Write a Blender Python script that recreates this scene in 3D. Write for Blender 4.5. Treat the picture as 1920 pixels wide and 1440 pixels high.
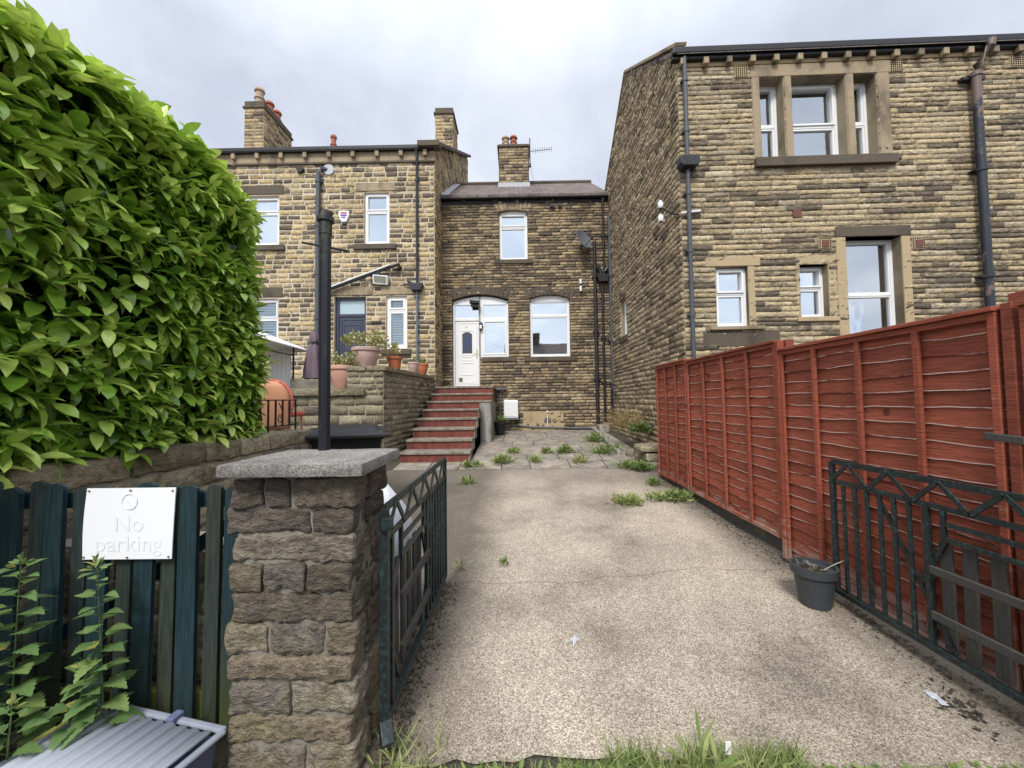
import bpy, bmesh, math, random
import numpy as np
from mathutils import Vector, Matrix
R = math.radians
random.seed(7)
rng = np.random.default_rng(11)
S = bpy.context.scene
for o in list(bpy.data.objects): bpy.data.objects.remove(o)
COL = S.collection

# ------------------------------------------------------------------ camera, sky, sun, exposure
cd = bpy.data.cameras.new('camera'); cam = bpy.data.objects.new('camera', cd); COL.objects.link(cam)
cd.sensor_width = 36; cd.lens = 36*735/1920; cd.clip_start = .05; cd.clip_end = 2000
cam.matrix_world = Matrix.Translation((0, 0, 1.5)) @ (Matrix.Rotation(8/735, 4, 'Z') @ Matrix.Rotation(math.pi/2+math.atan(30/735), 4, 'X') @ Matrix.Rotation(-.013, 4, 'Z'))
S.camera = cam
S.view_settings.view_transform = 'Standard'; S.view_settings.look = 'None'
S.view_settings.exposure = .68; S.view_settings.gamma = 1
SUN_EL, SUN_ROT = 48, 194       # sun high, behind the camera on the left
w = bpy.data.worlds.new('World'); S.world = w; w.use_nodes = True
nt = w.node_tree; nt.nodes.clear()
def N(nt, t, **k):
    n = nt.nodes.new(t)
    for a, b in k.items():
        if a.startswith('i_'):
            key = a[2:]; n.inputs[int(key) if key.isdigit() else key].default_value = b
        else: setattr(n, a, b)
    return n
out = N(nt, 'ShaderNodeOutputWorld'); bg = N(nt, 'ShaderNodeBackground'); bg.inputs[1].default_value = .1
sky = N(nt, 'ShaderNodeTexSky', sky_type='NISHITA', sun_disc=False, sun_elevation=R(SUN_EL), sun_rotation=R(SUN_ROT))
tc = N(nt, 'ShaderNodeTexCoord'); sx = N(nt, 'ShaderNodeSeparateXYZ'); nt.links.new(tc.outputs['Generated'], sx.inputs[0])
def M(nt, op, a, b=None, c=None, clamp=False):
    n = nt.nodes.new('ShaderNodeMath'); n.operation = op; n.use_clamp = clamp
    for i, v in enumerate((a, b, c)):
        if v is None: continue
        if isinstance(v, (int, float)): n.inputs[i].default_value = v
        else: nt.links.new(v, n.inputs[i])
    return n.outputs[0]
zc = M(nt, 'MAXIMUM', sx.outputs[2], 0); den = M(nt, 'ADD', zc, .35)
cx = M(nt, 'DIVIDE', sx.outputs[0], den); cy = M(nt, 'DIVIDE', sx.outputs[1], den)
cc = N(nt, 'ShaderNodeCombineXYZ'); nt.links.new(cx, cc.inputs[0]); nt.links.new(cy, cc.inputs[1])
n1 = N(nt, 'ShaderNodeTexNoise', i_Scale=1.9, i_Detail=8., i_Roughness=.56, i_Distortion=.35); nt.links.new(cc.outputs[0], n1.inputs['Vector'])
rp = N(nt, 'ShaderNodeValToRGB'); nt.links.new(n1.outputs[0], rp.inputs[0])
e = rp.color_ramp.elements; e[0].position = .36; e[0].color = (4.1, 4.45, 5.25, 1); e[1].position = .64; e[1].color = (6.0, 6.25, 6.85, 1)
e = rp.color_ramp.elements.new(.5); e.color = (5.0, 5.35, 6.1, 1)
# sky brightened towards the zenith, out of view, to add light from above
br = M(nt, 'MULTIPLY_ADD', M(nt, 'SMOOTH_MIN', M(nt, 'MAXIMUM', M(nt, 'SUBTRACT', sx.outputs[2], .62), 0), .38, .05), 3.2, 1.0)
br = M(nt, 'MULTIPLY', br, M(nt, 'MULTIPLY_ADD', M(nt, 'SMOOTH_MAX', M(nt, 'MULTIPLY', sx.outputs[1], -1.), 0, .2), .75, 1.))   # extra sky brightness behind the camera, added to light the facades
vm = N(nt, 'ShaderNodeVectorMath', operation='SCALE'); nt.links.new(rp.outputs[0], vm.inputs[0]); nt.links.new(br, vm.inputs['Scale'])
mx = N(nt, 'ShaderNodeMix', data_type='RGBA'); mx.inputs[0].default_value = .93
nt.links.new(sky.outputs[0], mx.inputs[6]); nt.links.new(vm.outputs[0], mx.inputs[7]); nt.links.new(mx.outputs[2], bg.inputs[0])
nt.links.new(bg.outputs[0], out.inputs[0])
sl = bpy.data.lights.new('sun', 'SUN'); sl.energy = 1.9; sl.angle = R(14); sl.color = (1, .965, .9)
so = bpy.data.objects.new('sun', sl); COL.objects.link(so)
# sky rotation is measured from +Y clockwise
az = R(SUN_ROT); sd = Vector((math.sin(az)*math.cos(R(SUN_EL)), math.cos(az)*math.cos(R(SUN_EL)), math.sin(R(SUN_EL))))
so.rotation_euler = sd.to_track_quat('Z', 'Y').to_euler(); so.location = sd*30

# ------------------------------------------------------------------ material helpers
class Mat:
    def __init__(s, name, rough=.8, spec=.3, metal=0.):
        s.m = bpy.data.materials.new(name); s.m.use_nodes = True; s.nt = s.m.node_tree
        s.b = s.nt.nodes['Principled BSDF']; s.b.inputs['Roughness'].default_value = rough
        s.b.inputs['Specular IOR Level'].default_value = spec; s.b.inputs['Metallic'].default_value = metal
        g = s.nt.nodes.new('ShaderNodeNewGeometry'); s.pos = g.outputs['Position']
        s.obj = s.nt.nodes.new('ShaderNodeTexCoord').outputs['Object']
    def noise(s, scale, detail=4, rough=.55, vec=None, dist=0., sc=None):
        n = N(s.nt, 'ShaderNodeTexNoise', i_Scale=scale, i_Detail=float(detail), i_Roughness=rough, i_Distortion=dist)
        v = vec or s.pos
        if sc:
            mp = N(s.nt, 'ShaderNodeMapping'); mp.inputs['Scale'].default_value = sc; s.nt.links.new(v, mp.inputs[0]); v = mp.outputs[0]
        s.nt.links.new(v, n.inputs['Vector']); return n.outputs[0]
    def voro(s, scale, feature='F1', out=0, vec=None, rand=1.):
        n = N(s.nt, 'ShaderNodeTexVoronoi', feature=feature, i_Scale=scale, i_Randomness=rand); s.nt.links.new(vec or s.pos, n.inputs['Vector']); return n.outputs[out]
    def ramp(s, v, stops, interp='LINEAR'):
        r = N(s.nt, 'ShaderNodeValToRGB'); r.color_ramp.interpolation = interp; s.nt.links.new(v, r.inputs[0]); E = r.color_ramp.elements
        while len(E) < len(stops): E.new(.5)
        for e, (p, c) in zip(E, stops): 
            e.position = p; e.color = (*c, 1) if hasattr(c, '__len__') else (c, c, c, 1)
        return r.outputs[0]
    def mix(s, f, a, b, bt='MIX'):
        n = N(s.nt, 'ShaderNodeMix', data_type='RGBA', blend_type=bt)
        for i, v in ((0, f), (6, a), (7, b)):
            if isinstance(v, (int, float)): n.inputs[i].default_value = v if i == 0 else (v, v, v, 1)
            elif isinstance(v, tuple): n.inputs[i].default_value = (*v, 1)
            else: s.nt.links.new(v, n.inputs[i])
        return n.outputs[2]
    def math(s, op, a, b=None, c=None, clamp=False): return M(s.nt, op, a, b, c, clamp)
    def attr(s, name='tone'):
        a = N(s.nt, 'ShaderNodeAttribute', attribute_name=name); q = N(s.nt, 'ShaderNodeSeparateColor'); s.nt.links.new(a.outputs['Color'], q.inputs[0]); return q.outputs
    def xyz(s, v=None):
        q = N(s.nt, 'ShaderNodeSeparateXYZ'); s.nt.links.new(v or s.pos, q.inputs[0]); return q.outputs
    def col(s, c):
        if isinstance(c, tuple): s.b.inputs['Base Color'].default_value = (*c, 1)
        else: s.nt.links.new(c, s.b.inputs['Base Color'])
        return s
    def rough(s, v): s.nt.links.new(v, s.b.inputs['Roughness']); return s
    def bump(s, h, strength=.5, dist=.01):
        n = N(s.nt, 'ShaderNodeBump'); n.inputs['Strength'].default_value = strength; n.inputs['Distance'].default_value = dist
        s.nt.links.new(h, n.inputs['Height']); s.nt.links.new(n.outputs[0], s.b.inputs['Normal']); return s

def stone_mat(name, warm, soot, sootcol=(.055, .045, .036), grain=22, bumpd=.012, moss=0):
    """warm: ramp of stone colours over a per-stone random; soot: (lo, hi) threshold of the blackened share"""
    m = Mat(name, .92, .15); a = m.attr()
    base = m.ramp(a[0], warm)
    g = m.noise(grain, 6, .62, sc=(1, 1, 1.7)); f = m.noise(grain*5, 3, .6); big = m.noise(.55, 4, .6, dist=.4)
    base = m.mix(1. if moss else .85, base, m.ramp(g, [(.3, .45), (.5, 1.0), (.7, 1.5)]), 'MULTIPLY')
    s = m.math('ADD', m.math('MULTIPLY', a[1], .42), m.math('ADD', m.math('MULTIPLY', m.noise(grain*.55, 6, .75, sc=(.7, .7, 2.2)), 1.1), m.math('MULTIPLY', big, .6)))
    sm = m.math('MULTIPLY', m.math('DIVIDE', m.math('SUBTRACT', s, soot[0]), soot[1]-soot[0], clamp=True), .9)
    c = m.mix(sm, base, m.mix(f, sootcol, tuple(v*2.6 for v in sootcol)))
    if moss:
        z = m.xyz()[2]; k = m.math('MULTIPLY', m.math('SUBTRACT', 1., m.math('DIVIDE', z, 1.0), clamp=True), m.ramp(m.noise(9, 4, .6), [(.45, 0.), (.62, 1.)]))
        c = m.mix(m.math('MULTIPLY', k, moss), c, (.25, .235, .11))
        c = m.mix(m.ramp(m.voro(26), [(.0, .8), (.075, .6), (.095, 0.)]), c, m.mix(m.ramp(m.noise(3), [(.45, 0.), (.55, 1.)]), c, (.42, .4, .35)))
    c = m.mix(.6, c, m.ramp(f, [(.3, .72), (.55, 1.), (.75, 1.25)]), 'MULTIPLY')
    m.col(c).bump(m.math('ADD', g, m.math('MULTIPLY', f, .35)),  1., bumpd*1.6); return m.m

TAN = [(0, (.33, .225, .105)), (.3, (.41, .295, .15)), (.55, (.36, .265, .145)), (.8, (.28, .2, .115)), (1, (.46, .36, .21))]
M_stoneR = stone_mat('coursed_sandstone_tan', [(0, (.42, .325, .19)), (.35, (.52, .41, .25)), (.6, (.45, .365, .235)), (.8, (.33, .265, .18)), (1, (.56, .47, .32))], (1.0, 1.26))
M_stoneS = stone_mat('coursed_sandstone_brown', [(0, (.33, .26, .16)), (.4, (.44, .35, .23)), (.7, (.3, .235, .155)), (1, (.48, .39, .26))], (1.02, 1.36))
M_stoneC = stone_mat('sooty_coursed_sandstone', [(0, (.34, .25, .15)), (.35, (.48, .37, .22)), (.6, (.37, .28, .17)), (.8, (.28, .21, .14)), (1, (.52, .42, .28))], (.88, 1.2))
M_stoneL = stone_mat('rock_faced_sandstone', [(0, (.42, .31, .155)), (.3, (.52, .395, .21)), (.55, (.45, .345, .2)), (.8, (.33, .255, .165)), (1, (.5, .405, .26))], (1.02, 1.22), grain=17)
M_stoneT = stone_mat('mossy_retaining_sandstone', [(0, (.23, .195, .12)), (.35, (.32, .275, .18)), (.6, (.23, .2, .135)), (1, (.38, .33, .22))], (1.0, 1.36), grain=17)
M_stoneP = stone_mat('weathered_gritstone', [(0, (.24, .185, .13)), (.35, (.33, .275, .205)), (.65, (.2, .175, .15)), (1, (.42, .36, .28))], (1.05, 1.5), grain=30, bumpd=.02, moss=.55)
def mortar_mat(name, c, c2):
    m = Mat(name, .95, .1); n = m.noise(40, 5, .6); b = m.noise(.8, 3)
    m.col(m.mix(m.ramp(b, [(.4, 0.), (.6, 1.)]), m.mix(n, c, tuple(v*.7 for v in c)), m.mix(n, c2, tuple(v*.7 for v in c2)))).bump(n, .6, .008); return m.m
M_mortL = mortar_mat('pale_lime_mortar', (.66, .58, .44), (.52, .44, .31))
M_mortR = mortar_mat('tan_lime_mortar', (.4, .33, .23), (.17, .14, .1))
M_mortC = mortar_mat('brown_sooty_mortar', (.17, .125, .075), (.1, .075, .05))
M_mortT = mortar_mat('grey_cement_mortar', (.42, .38, .29), (.3, .27, .2))
M_mortP = mortar_mat('rough_cement_mortar', (.34, .31, .26), (.24, .22, .18))
def dressed(name, a, b, dark, amt=(.5, .75)):
    m = Mat(name, .85, .2); n = m.noise(14, 5, .6); big = m.noise(1.7, 5, .65, sc=(1, 1, .6)); f = m.noise(120, 2)
    c = m.mix(n, a, b); c = m.mix(m.ramp(big, [(amt[0], 0.), (amt[1], 1.)]), c, dark); c = m.mix(.5, c, m.ramp(f, [(.3, .8), (.7, 1.2)]), 'MULTIPLY')
    m.col(c).bump(m.math('ADD', n, m.math('MULTIPLY', f, .3)), .35, .006); return m.m
M_dress = dressed('dressed_sandstone', (.37, .29, .19), (.3, .235, .155), (.1, .08, .06), (.48, .7))
M_dressdark = dressed('sooty_dressed_stone', (.13, .105, .075), (.09, .075, .058), (.05, .043, .036))
M_dressnew = dressed('clean_dressed_stone', (.45, .35, .21), (.38, .29, .17), (.22, .17, .11), (.6, .8))
M_cap = dressed('grey_cast_concrete', (.33, .31, .28), (.25, .235, .21), (.17, .16, .145), (.5, .72))
nt_ = Mat('speckled_cast_concrete', .9, .2)
_s = nt_.noise(120, 4, .75); _b = nt_.noise(6, 5, .6)
nt_.col(nt_.mix(.8, nt_.mix(nt_.ramp(_b, [(.35, 0.), (.65, 1.)]), (.29, .27, .245), (.17, .16, .145)), nt_.ramp(_s, [(.36, .3), (.5, 1.), (.62, 1.6)]), 'MULTIPLY')).bump(_s, .8, .006); M_cap = nt_.m
def plain(name, c, rough=.6, spec=.3, metal=0, var=.25, scale=12, bump=0):
    m = Mat(name, rough, spec, metal); n = m.noise(scale, 5, .6)
    m.col(m.mix(n, tuple(v*(1+var) for v in c), tuple(v*(1-var) for v in c)))
    if bump: m.bump(n, bump, .006)
    return m.m
M_upvc = plain('white_plastic', (.8, .8, .79), .35, .4, var=.04)
M_black = plain('black_painted_iron', (.022, .022, .024), .42, .4, var=.5, scale=20)
M_blackpl = plain('black_plastic', (.018, .018, .02), .5, .35, var=.3)
M_greypl = plain('grey_plastic', (.12, .13, .15), .45, .4, var=.15)
M_pipegrey = plain('weathered_grey_pipe', (.07, .075, .085), .5, .4, var=.45, scale=9)
M_slate = None
m = Mat('stone_slate_roof', .85, .2); bk = N(m.nt, 'ShaderNodeTexBrick', i_Scale=1.); bk.inputs['Brick Width'].default_value = .32; bk.inputs['Row Height'].default_value = .2; bk.inputs['Mortar Size'].default_value = .008; bk.inputs['Color1'].default_value = (.13, .105, .095, 1); bk.inputs['Color2'].default_value = (.19, .155, .135, 1); bk.inputs['Mortar'].default_value = (.03, .03, .03, 1)
m.nt.links.new(m.obj, bk.inputs['Vector']); n = m.noise(5, 5, .6); m.col(m.mix(.7, bk.outputs[0], m.ramp(n, [(.3, .5), (.7, 1.4)]), 'MULTIPLY')).bump(n, .4); M_slate = m.m
M_lead = plain('lead_flashing', (.42, .43, .45), .6, .4, var=.25, scale=20)
M_terra = plain('terracotta', (.42, .135, .065), .8, .2, var=.25, scale=10, bump=.2)
M_terrap = plain('faded_terracotta', (.48, .27, .2), .85, .2, var=.22, scale=9, bump=.2)
M_terral = plain('limed_terracotta', (.45, .31, .27), .85, .2, var=.25, scale=8, bump=.2)
M_chpot = plain('chimney_pot_clay', (.36, .13, .08), .85, .2, var=.4, scale=8)
M_chpotb = plain('buff_chimney_pot_clay', (.4, .3, .22), .85, .2, var=.4, scale=8)
M_cream = plain('cream_clay', (.5, .4, .25), .8, .2, var=.2)
M_rust = plain('rusty_red_iron', (.16, .07, .055), .8, .2, var=.3)
M_hole = plain('dark_void', (.006, .006, .006), .9, .0)
M_room = plain('dim_room_plaster', (.09, .085, .08), .9, .1)
M_slatedoor = plain('slate_blue_painted_door', (.035, .04, .065), .35, .5, var=.1)
M_white = plain('white_sheet_metal', (.74, .75, .75), .4, .4, var=.06)
M_brass = plain('brass', (.55, .4, .12), .3, .5, 1.)
M_soil = plain('dark_soil', (.035, .028, .02), .95, .1, var=.5, scale=60, bump=.8)
m = Mat('rendered_concrete', .92, .2); n = m.noise(5, 6, .65); f = m.noise(90, 3); st = m.noise(6, 5, .6, sc=(1.5, 1.5, .25))
m.col(m.mix(.5, m.mix(m.ramp(st, [(.4, 0.), (.62, 1.)]), (.38, .36, .32), (.17, .155, .135)), m.ramp(f, [(.3, .7), (.7, 1.25)]), 'MULTIPLY')).bump(m.math('ADD', n, f), .5, .008); M_render = m.m
# glass with the sky in it
def glass_mat(name, tint=(.75, .82, .85), refl=.42):
    m = bpy.data.materials.new(name); m.use_nodes = True; nt = m.node_tree; nt.nodes.remove(nt.nodes['Principled BSDF']); o = nt.nodes['Material Output']
    g = N(nt, 'ShaderNodeBsdfGlossy', i_Roughness=.015); g.inputs[0].default_value = (.93, .97, 1, 1); t = N(nt, 'ShaderNodeBsdfTransparent'); t.inputs[0].default_value = (*tint, 1)
    x = N(nt, 'ShaderNodeMixShader'); lw = N(nt, 'ShaderNodeLayerWeight', i_Blend=.35); f = M(nt, 'ADD', M(nt, 'MULTIPLY', lw.outputs[0], .6), refl, clamp=True)
    b = N(nt, 'ShaderNodeBump', i_Strength=.05, i_Distance=.02); nn = N(nt, 'ShaderNodeTexNoise', i_Scale=2.2); nt.links.new(nn.outputs[0], b.inputs['Height']); nt.links.new(b.outputs[0], g.inputs['Normal'])
    nt.links.new(f, x.inputs[0]); nt.links.new(t.outputs[0], x.inputs[1]); nt.links.new(g.outputs[0], x.inputs[2]); nt.links.new(x.outputs[0], o.inputs[0]); return m
M_glass = glass_mat('window_glass', refl=.42)
m = Mat('frosted_glass', .18, .6); n = m.noise(30, 3); m.col(m.mix(n, (.42, .52, .56), (.34, .45, .5))).bump(n, .1); M_frost = m.m
M_glassd = glass_mat('clear_window_glass', refl=.12)
def slat(name, c, d, freq):
    m = Mat(name, .6, .3); z = m.xyz()[2]; s = m.math('SINE', m.math('MULTIPLY', z, freq)); m.col(m.mix(m.ramp(m.math('MULTIPLY_ADD', s, .5, .5), [(.1, 0.), (.5, 1.)]), d, c)); return m.m
M_blind = slat('white_slatted_blind', (.75, .8, .84), (.4, .48, .54), 2*math.pi/.07)
M_blindd = slat('dark_slatted_blind', (.5, .52, .52), (.02, .02, .02), 2*math.pi/.075)
m = Mat('net_curtain', .9, .1); n = m.noise(14, 4, .6, sc=(3, 3, .3)); m.col(m.mix(n, (.72, .78, .82), (.4, .46, .5))); M_net = m.m
m = Mat('draped_white_blind', .8, .1); z = m.xyz(); s = m.math('SINE', m.math('ADD', m.math('MULTIPLY', z[2], 46), m.math('MULTIPLY', m.math('MULTIPLY', z[0], z[0]), 12))); m.col(m.mix(m.math('MULTIPLY_ADD', s, .5, .5), (.35, .38, .4), (.75, .77, .77))); M_drape = m.m
# ground materials
m = Mat('exposed_aggregate_concrete', .9, .2)
v1 = m.voro(165, out=1); v1s = N(m.nt, 'ShaderNodeSeparateColor'); m.nt.links.new(v1, v1s.inputs[0]); f = m.noise(150, 3, .6); g = m.noise(38, 3, .6); big = m.noise(.75, 5, .62); mid = m.noise(3.2, 5, .6)
chips = m.ramp(v1s.outputs[0], [(0, (.2, .162, .124)), (.3, (.35, .29, .222)), (.6, (.485, .41, .315)), (.85, (.59, .51, .4)), (1, (.74, .66, .54))])
c = m.mix(.7, chips, m.ramp(f, [(.3, .55), (.52, 1.), (.7, 1.3)]), 'MULTIPLY')
c = m.mix(.95, c, m.ramp(big, [(.34, .5), (.47, .85), (.62, 1.08)]), 'MULTIPLY'); c = m.mix(m.ramp(m.noise(1.6, 6, .7), [(.58, 0.), (.72, .3)]), c, (.15, .13, .1)); c = m.mix(.6, c, m.ramp(mid, [(.35, .78), (.6, 1.05)]), 'MULTIPLY')
q = m.xyz()
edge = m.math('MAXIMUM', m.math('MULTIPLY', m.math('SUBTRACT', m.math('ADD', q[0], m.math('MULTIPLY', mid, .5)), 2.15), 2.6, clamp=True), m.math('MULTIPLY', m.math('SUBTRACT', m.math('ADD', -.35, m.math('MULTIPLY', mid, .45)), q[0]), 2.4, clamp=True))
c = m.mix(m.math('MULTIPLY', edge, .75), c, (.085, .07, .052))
far_tone = m.math('MULTIPLY', m.math('SUBTRACT', m.math('ADD', q[1], m.math('MULTIPLY', mid, 1.6)), 6.6, clamp=True), .45); c = m.mix(far_tone, c, (.16, .14, .115))  # concrete turns darker towards its far end
crk = m.math('ABSOLUTE', m.math('SUBTRACT', q[1], m.math('ADD', m.math('MULTIPLY', m.noise(1.1, 6, .6, sc=(1, .05, 1)), .55), m.math('MULTIPLY_ADD', q[0], .09, 2.92))))
c = m.mix(m.math('MULTIPLY', m.math('SUBTRACT', 1., m.math('DIVIDE', crk, .009), clamp=True), .65), c, (.07, .055, .04))
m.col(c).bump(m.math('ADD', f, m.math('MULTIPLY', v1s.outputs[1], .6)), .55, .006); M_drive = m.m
m = Mat('weathered_flagstone', .9, .2); a = m.attr(); n = m.noise(4, 6, .62); f = m.noise(110, 3)
c = m.mix(a[0], (.24, .215, .175), (.33, .28, .225)); c = m.mix(.9, c, m.ramp(n, [(.3, .5), (.5, .95), (.7, 1.35)]), 'MULTIPLY'); c = m.mix(.5, c, m.ramp(f, [(.3, .75), (.7, 1.2)]), 'MULTIPLY')
m.col(c).bump(m.math('ADD', n, m.math('MULTIPLY', f, .3)), .5, .01); M_flag = m.m
m = Mat('rough_ground', .95, .1); n = m.noise(8, 6, .65); f = m.noise(90, 3); m.col(m.mix(.6, m.mix(n, (.055, .048, .038), (.1, .09, .07)), m.ramp(f, [(.3, .5), (.7, 1.6)]), 'MULTIPLY')).bump(m.math('ADD', n, f), .8, .015); M_ground = m.m
M_asph = plain('worn_asphalt', (.06, .058, .055), .9, .2, var=.4, scale=140, bump=.7)
# timber
def fence_mat(name, worn):
    m = Mat(name, .72, .3); a = m.attr(); gr = m.noise(7, 5, .6, sc=(1.2, 1.2, 16)); kn = m.voro(3.3, out=0); k = m.ramp(kn, [(0, 0.), (.07, .2), (.11, 1.)])
    c = m.mix(a[0], (.215, .054, .03), (.32, .083, .047)); c = m.mix(.85, c, m.ramp(gr, [(.3, .5), (.5, 1.), (.72, 1.3)]), 'MULTIPLY'); c = m.mix(.7, c, k, 'MULTIPLY')
    wn = m.noise(5, 6, .7, sc=(1, 1, 5))
    z = m.xyz()[2]
    low = m.math('MULTIPLY', m.math('SUBTRACT', 1., m.math('DIVIDE', m.math('SUBTRACT', z, .12), .32), clamp=True), .35)
    wr = m.math('ADD', m.math('ADD', wn, m.math('MULTIPLY', a[1], .2 if not worn else .3)), low)
    c = m.mix(m.ramp(wr, [(.78, 0.), (.9, .7)]), c, (.36, .25, .21)); m.col(c).bump(m.math('ADD', gr, m.math('MULTIPLY', k, .3)), .5, .008); return m.m
M_fence = fence_mat('red_brown_stained_boards', 0)
m = Mat('dark_teal_painted_picket', .55, .35); a = m.attr(); gr = m.noise(9, 5, .6, sc=(8, 8, .7))
c = m.mix(a[0], (.012, .03, .035), (.03, .038, .03)); c = m.mix(.8, c, m.ramp(gr, [(.3, .45), (.5, 1.), (.7, 1.7)]), 'MULTIPLY'); z = m.xyz()[2]
c = m.mix(m.math('MULTIPLY', m.math('SUBTRACT', 1., m.math('DIVIDE', z, .5), clamp=True), m.math('MULTIPLY', a[1], .8)), c, (.1, .11, .02)); m.col(c).bump(gr, .4, .004); M_picket = m.m
M_mossrail = plain('algae_covered_rail', (.16, .17, .04), .85, .1, var=.35, scale=20)
m = Mat('flaking_green_black_iron', .5, .4); n = m.noise(40, 6, .75); m.col(m.mix(m.ramp(n, [(.5, 0.), (.64, 1.)]), (.013, .017, .018), (.028, .066, .06))).bump(n, .3, .003); M_gate = m.m
m = Mat('weathered_grey_plank', .85, .2); gr = m.noise(9, 5, .6, sc=(10, 10, .8)); n = m.noise(5); m.col(m.mix(m.ramp(n, [(.55, 0.), (.7, 1.)]), m.mix(gr, (.035, .034, .032), (.095, .09, .08)), (.11, .11, .05))).bump(gr, .5, .004); M_plank = m.m
m = Mat('old_black_post', .45, .4); n = m.noise(30, 6, .7, sc=(1, 1, .25)); z = m.xyz()[2]; mo = m.math('MULTIPLY', m.math('SUBTRACT', z, 2.1, clamp=True), 3.)
c = m.mix(m.ramp(n, [(.6, 0.), (.7, 1.)]), (.012, .013, .018), (.06, .06, .06)); c = m.mix(m.math('MULTIPLY', mo, m.ramp(m.noise(40), [(.42, 0.), (.6, 1.)]), clamp=True), c, (.06, .065, .035)); m.col(c).bump(n, .3, .003); M_post = m.m
m = Mat('quarry_tile_riser', .6, .35); bk = N(m.nt, 'ShaderNodeTexBrick', offset=0., i_Scale=1.); 
for k_, v_ in (('Brick Width', .152), ('Row Height', .4), ('Mortar Size', .004)): bk.inputs[k_].default_value = v_
bk.inputs['Color1'].default_value = (.19, .052, .037, 1); bk.inputs['Color2'].default_value = (.13, .036, .027, 1); bk.inputs['Mortar'].default_value = (.3, .17, .13, 1)
cb = N(m.nt, 'ShaderNodeCombineXYZ'); q = m.xyz(); cb.inputs[1].default_value = .2; bk.inputs['Mortar'].default_value = (.2, .09, .07, 1); m.nt.links.new(q[0], cb.inputs[0]); m.nt.links.new(cb.outputs[0], bk.inputs['Vector'])
m.col(m.mix(.7, bk.outputs[0], m.ramp(m.noise(9, 5, .65), [(.3, .55), (.65, 1.3)]), 'MULTIPLY')); M_tile = m.m
m = Mat('worn_stone_tread', .8, .3); n = m.noise(6, 6, .65); m.col(m.mix(m.ramp(n, [(.38, 0.), (.65, 1.)]), (.15, .13, .1), (.3, .265, .21))).bump(n, .3, .005); M_tread = m.m
# leaves
def leaf_mat(name, dark, mid, young, rough=.32, trans=.18):
    m = Mat(name, rough, .45); a = m.attr(); c = m.ramp(a[0], [(0, dark), (.5, mid), (1, young)])
    vein = m.math('SUBTRACT', 1., m.math('DIVIDE', a[1], .09), clamp=True)
    c = m.mix(m.math('MULTIPLY', vein, .45), c, m.mix(.5, c, (.35, .42, .1))); c = m.mix(.5, c, m.ramp(m.noise(22, 3), [(.3, .7), (.7, 1.25)]), 'MULTIPLY'); m.col(c)
    pass
    tr = N(m.nt, 'ShaderNodeBsdfTranslucent'); m.nt.links.new(c, tr.inputs[0]); x = N(m.nt, 'ShaderNodeMixShader'); x.inputs[0].default_value = trans
    o = m.nt.nodes['Material Output']; m.nt.links.new(m.b.outputs[0], x.inputs[1]); m.nt.links.new(tr.outputs[0], x.inputs[2]); m.nt.links.new(x.outputs[0], o.inputs[0]); return m.m
M_laurel = leaf_mat('glossy_laurel_leaf', (.022, .07, .012), (.235, .43, .045), (.68, .82, .19), .17, .18)
M_nettle = leaf_mat('nettle_leaf', (.05, .095, .035), (.14, .24, .075), (.4, .36, .09), .6, .2)
M_weed = leaf_mat('weed_leaf', (.07, .13, .03), (.19, .27, .07), (.44, .44, .19), .6, .25)
M_succ = leaf_mat('succulent_leaf', (.1, .14, .06), (.3, .33, .13), (.55, .5, .22), .5, .15)
M_dry = leaf_mat('dry_leaf', (.2, .13, .05), (.35, .25, .11), (.45, .36, .18), .8, .2)
M_twig = plain('twig_bark', (.07, .055, .03), .9, .1)
M_stem = plain('green_stem', (.1, .14, .05), .7, .2)

# ------------------------------------------------------------------ mesh helpers
class Frame:
    def __init__(s, o, u, n): s.o = Vector(o); s.u = Vector(u).normalized(); s.n = Vector(n).normalized()
    def __call__(s, p): return s.o + s.u*p[0] + s.n*p[1] + Vector((0, 0, p[2]))
FC = Frame((0, 12.2, 0), (1, 0, 0), (0, -1, 0)); FL = Frame((0, 11.15, 0), (1, 0, 0), (0, -1, 0))
FR = None; FS = Frame((2.778, 0, 0), (.018, 1, 0), (-1, .018, 0))
def put(o, parent=None):
    COL.objects.link(o)
    if parent is not None: o.parent = parent; o.matrix_parent_inverse = Matrix.Translation(-parent.matrix_basis.translation) if parent.parent is None else Matrix.Identity(4)
    return o
def tag(o, label=None, cat=None, group=None, kind=None):
    for k, v in (('label', label), ('category', cat), ('group', group), ('kind', kind)):
        if v: o[k] = v
    return o
def thing(name, label, cat, loc=(0, 0, 0), group=None):
    o = bpy.data.objects.new(name, None); o.empty_display_size = .1; o.location = loc; COL.objects.link(o); return tag(o, label, cat, group)
class FrameR(Frame):
    def __call__(s, p):
        k = p[0]/(6.83-.045*p[0]); x = 6.758*k/(1+.02*k); return Vector((x-.02*p[1], 6.758-.02*x-p[1], p[2]))
FR = FrameR((0, 6.758, 0), (1, -.02, 0), (-.02, -1, 0))
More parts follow.
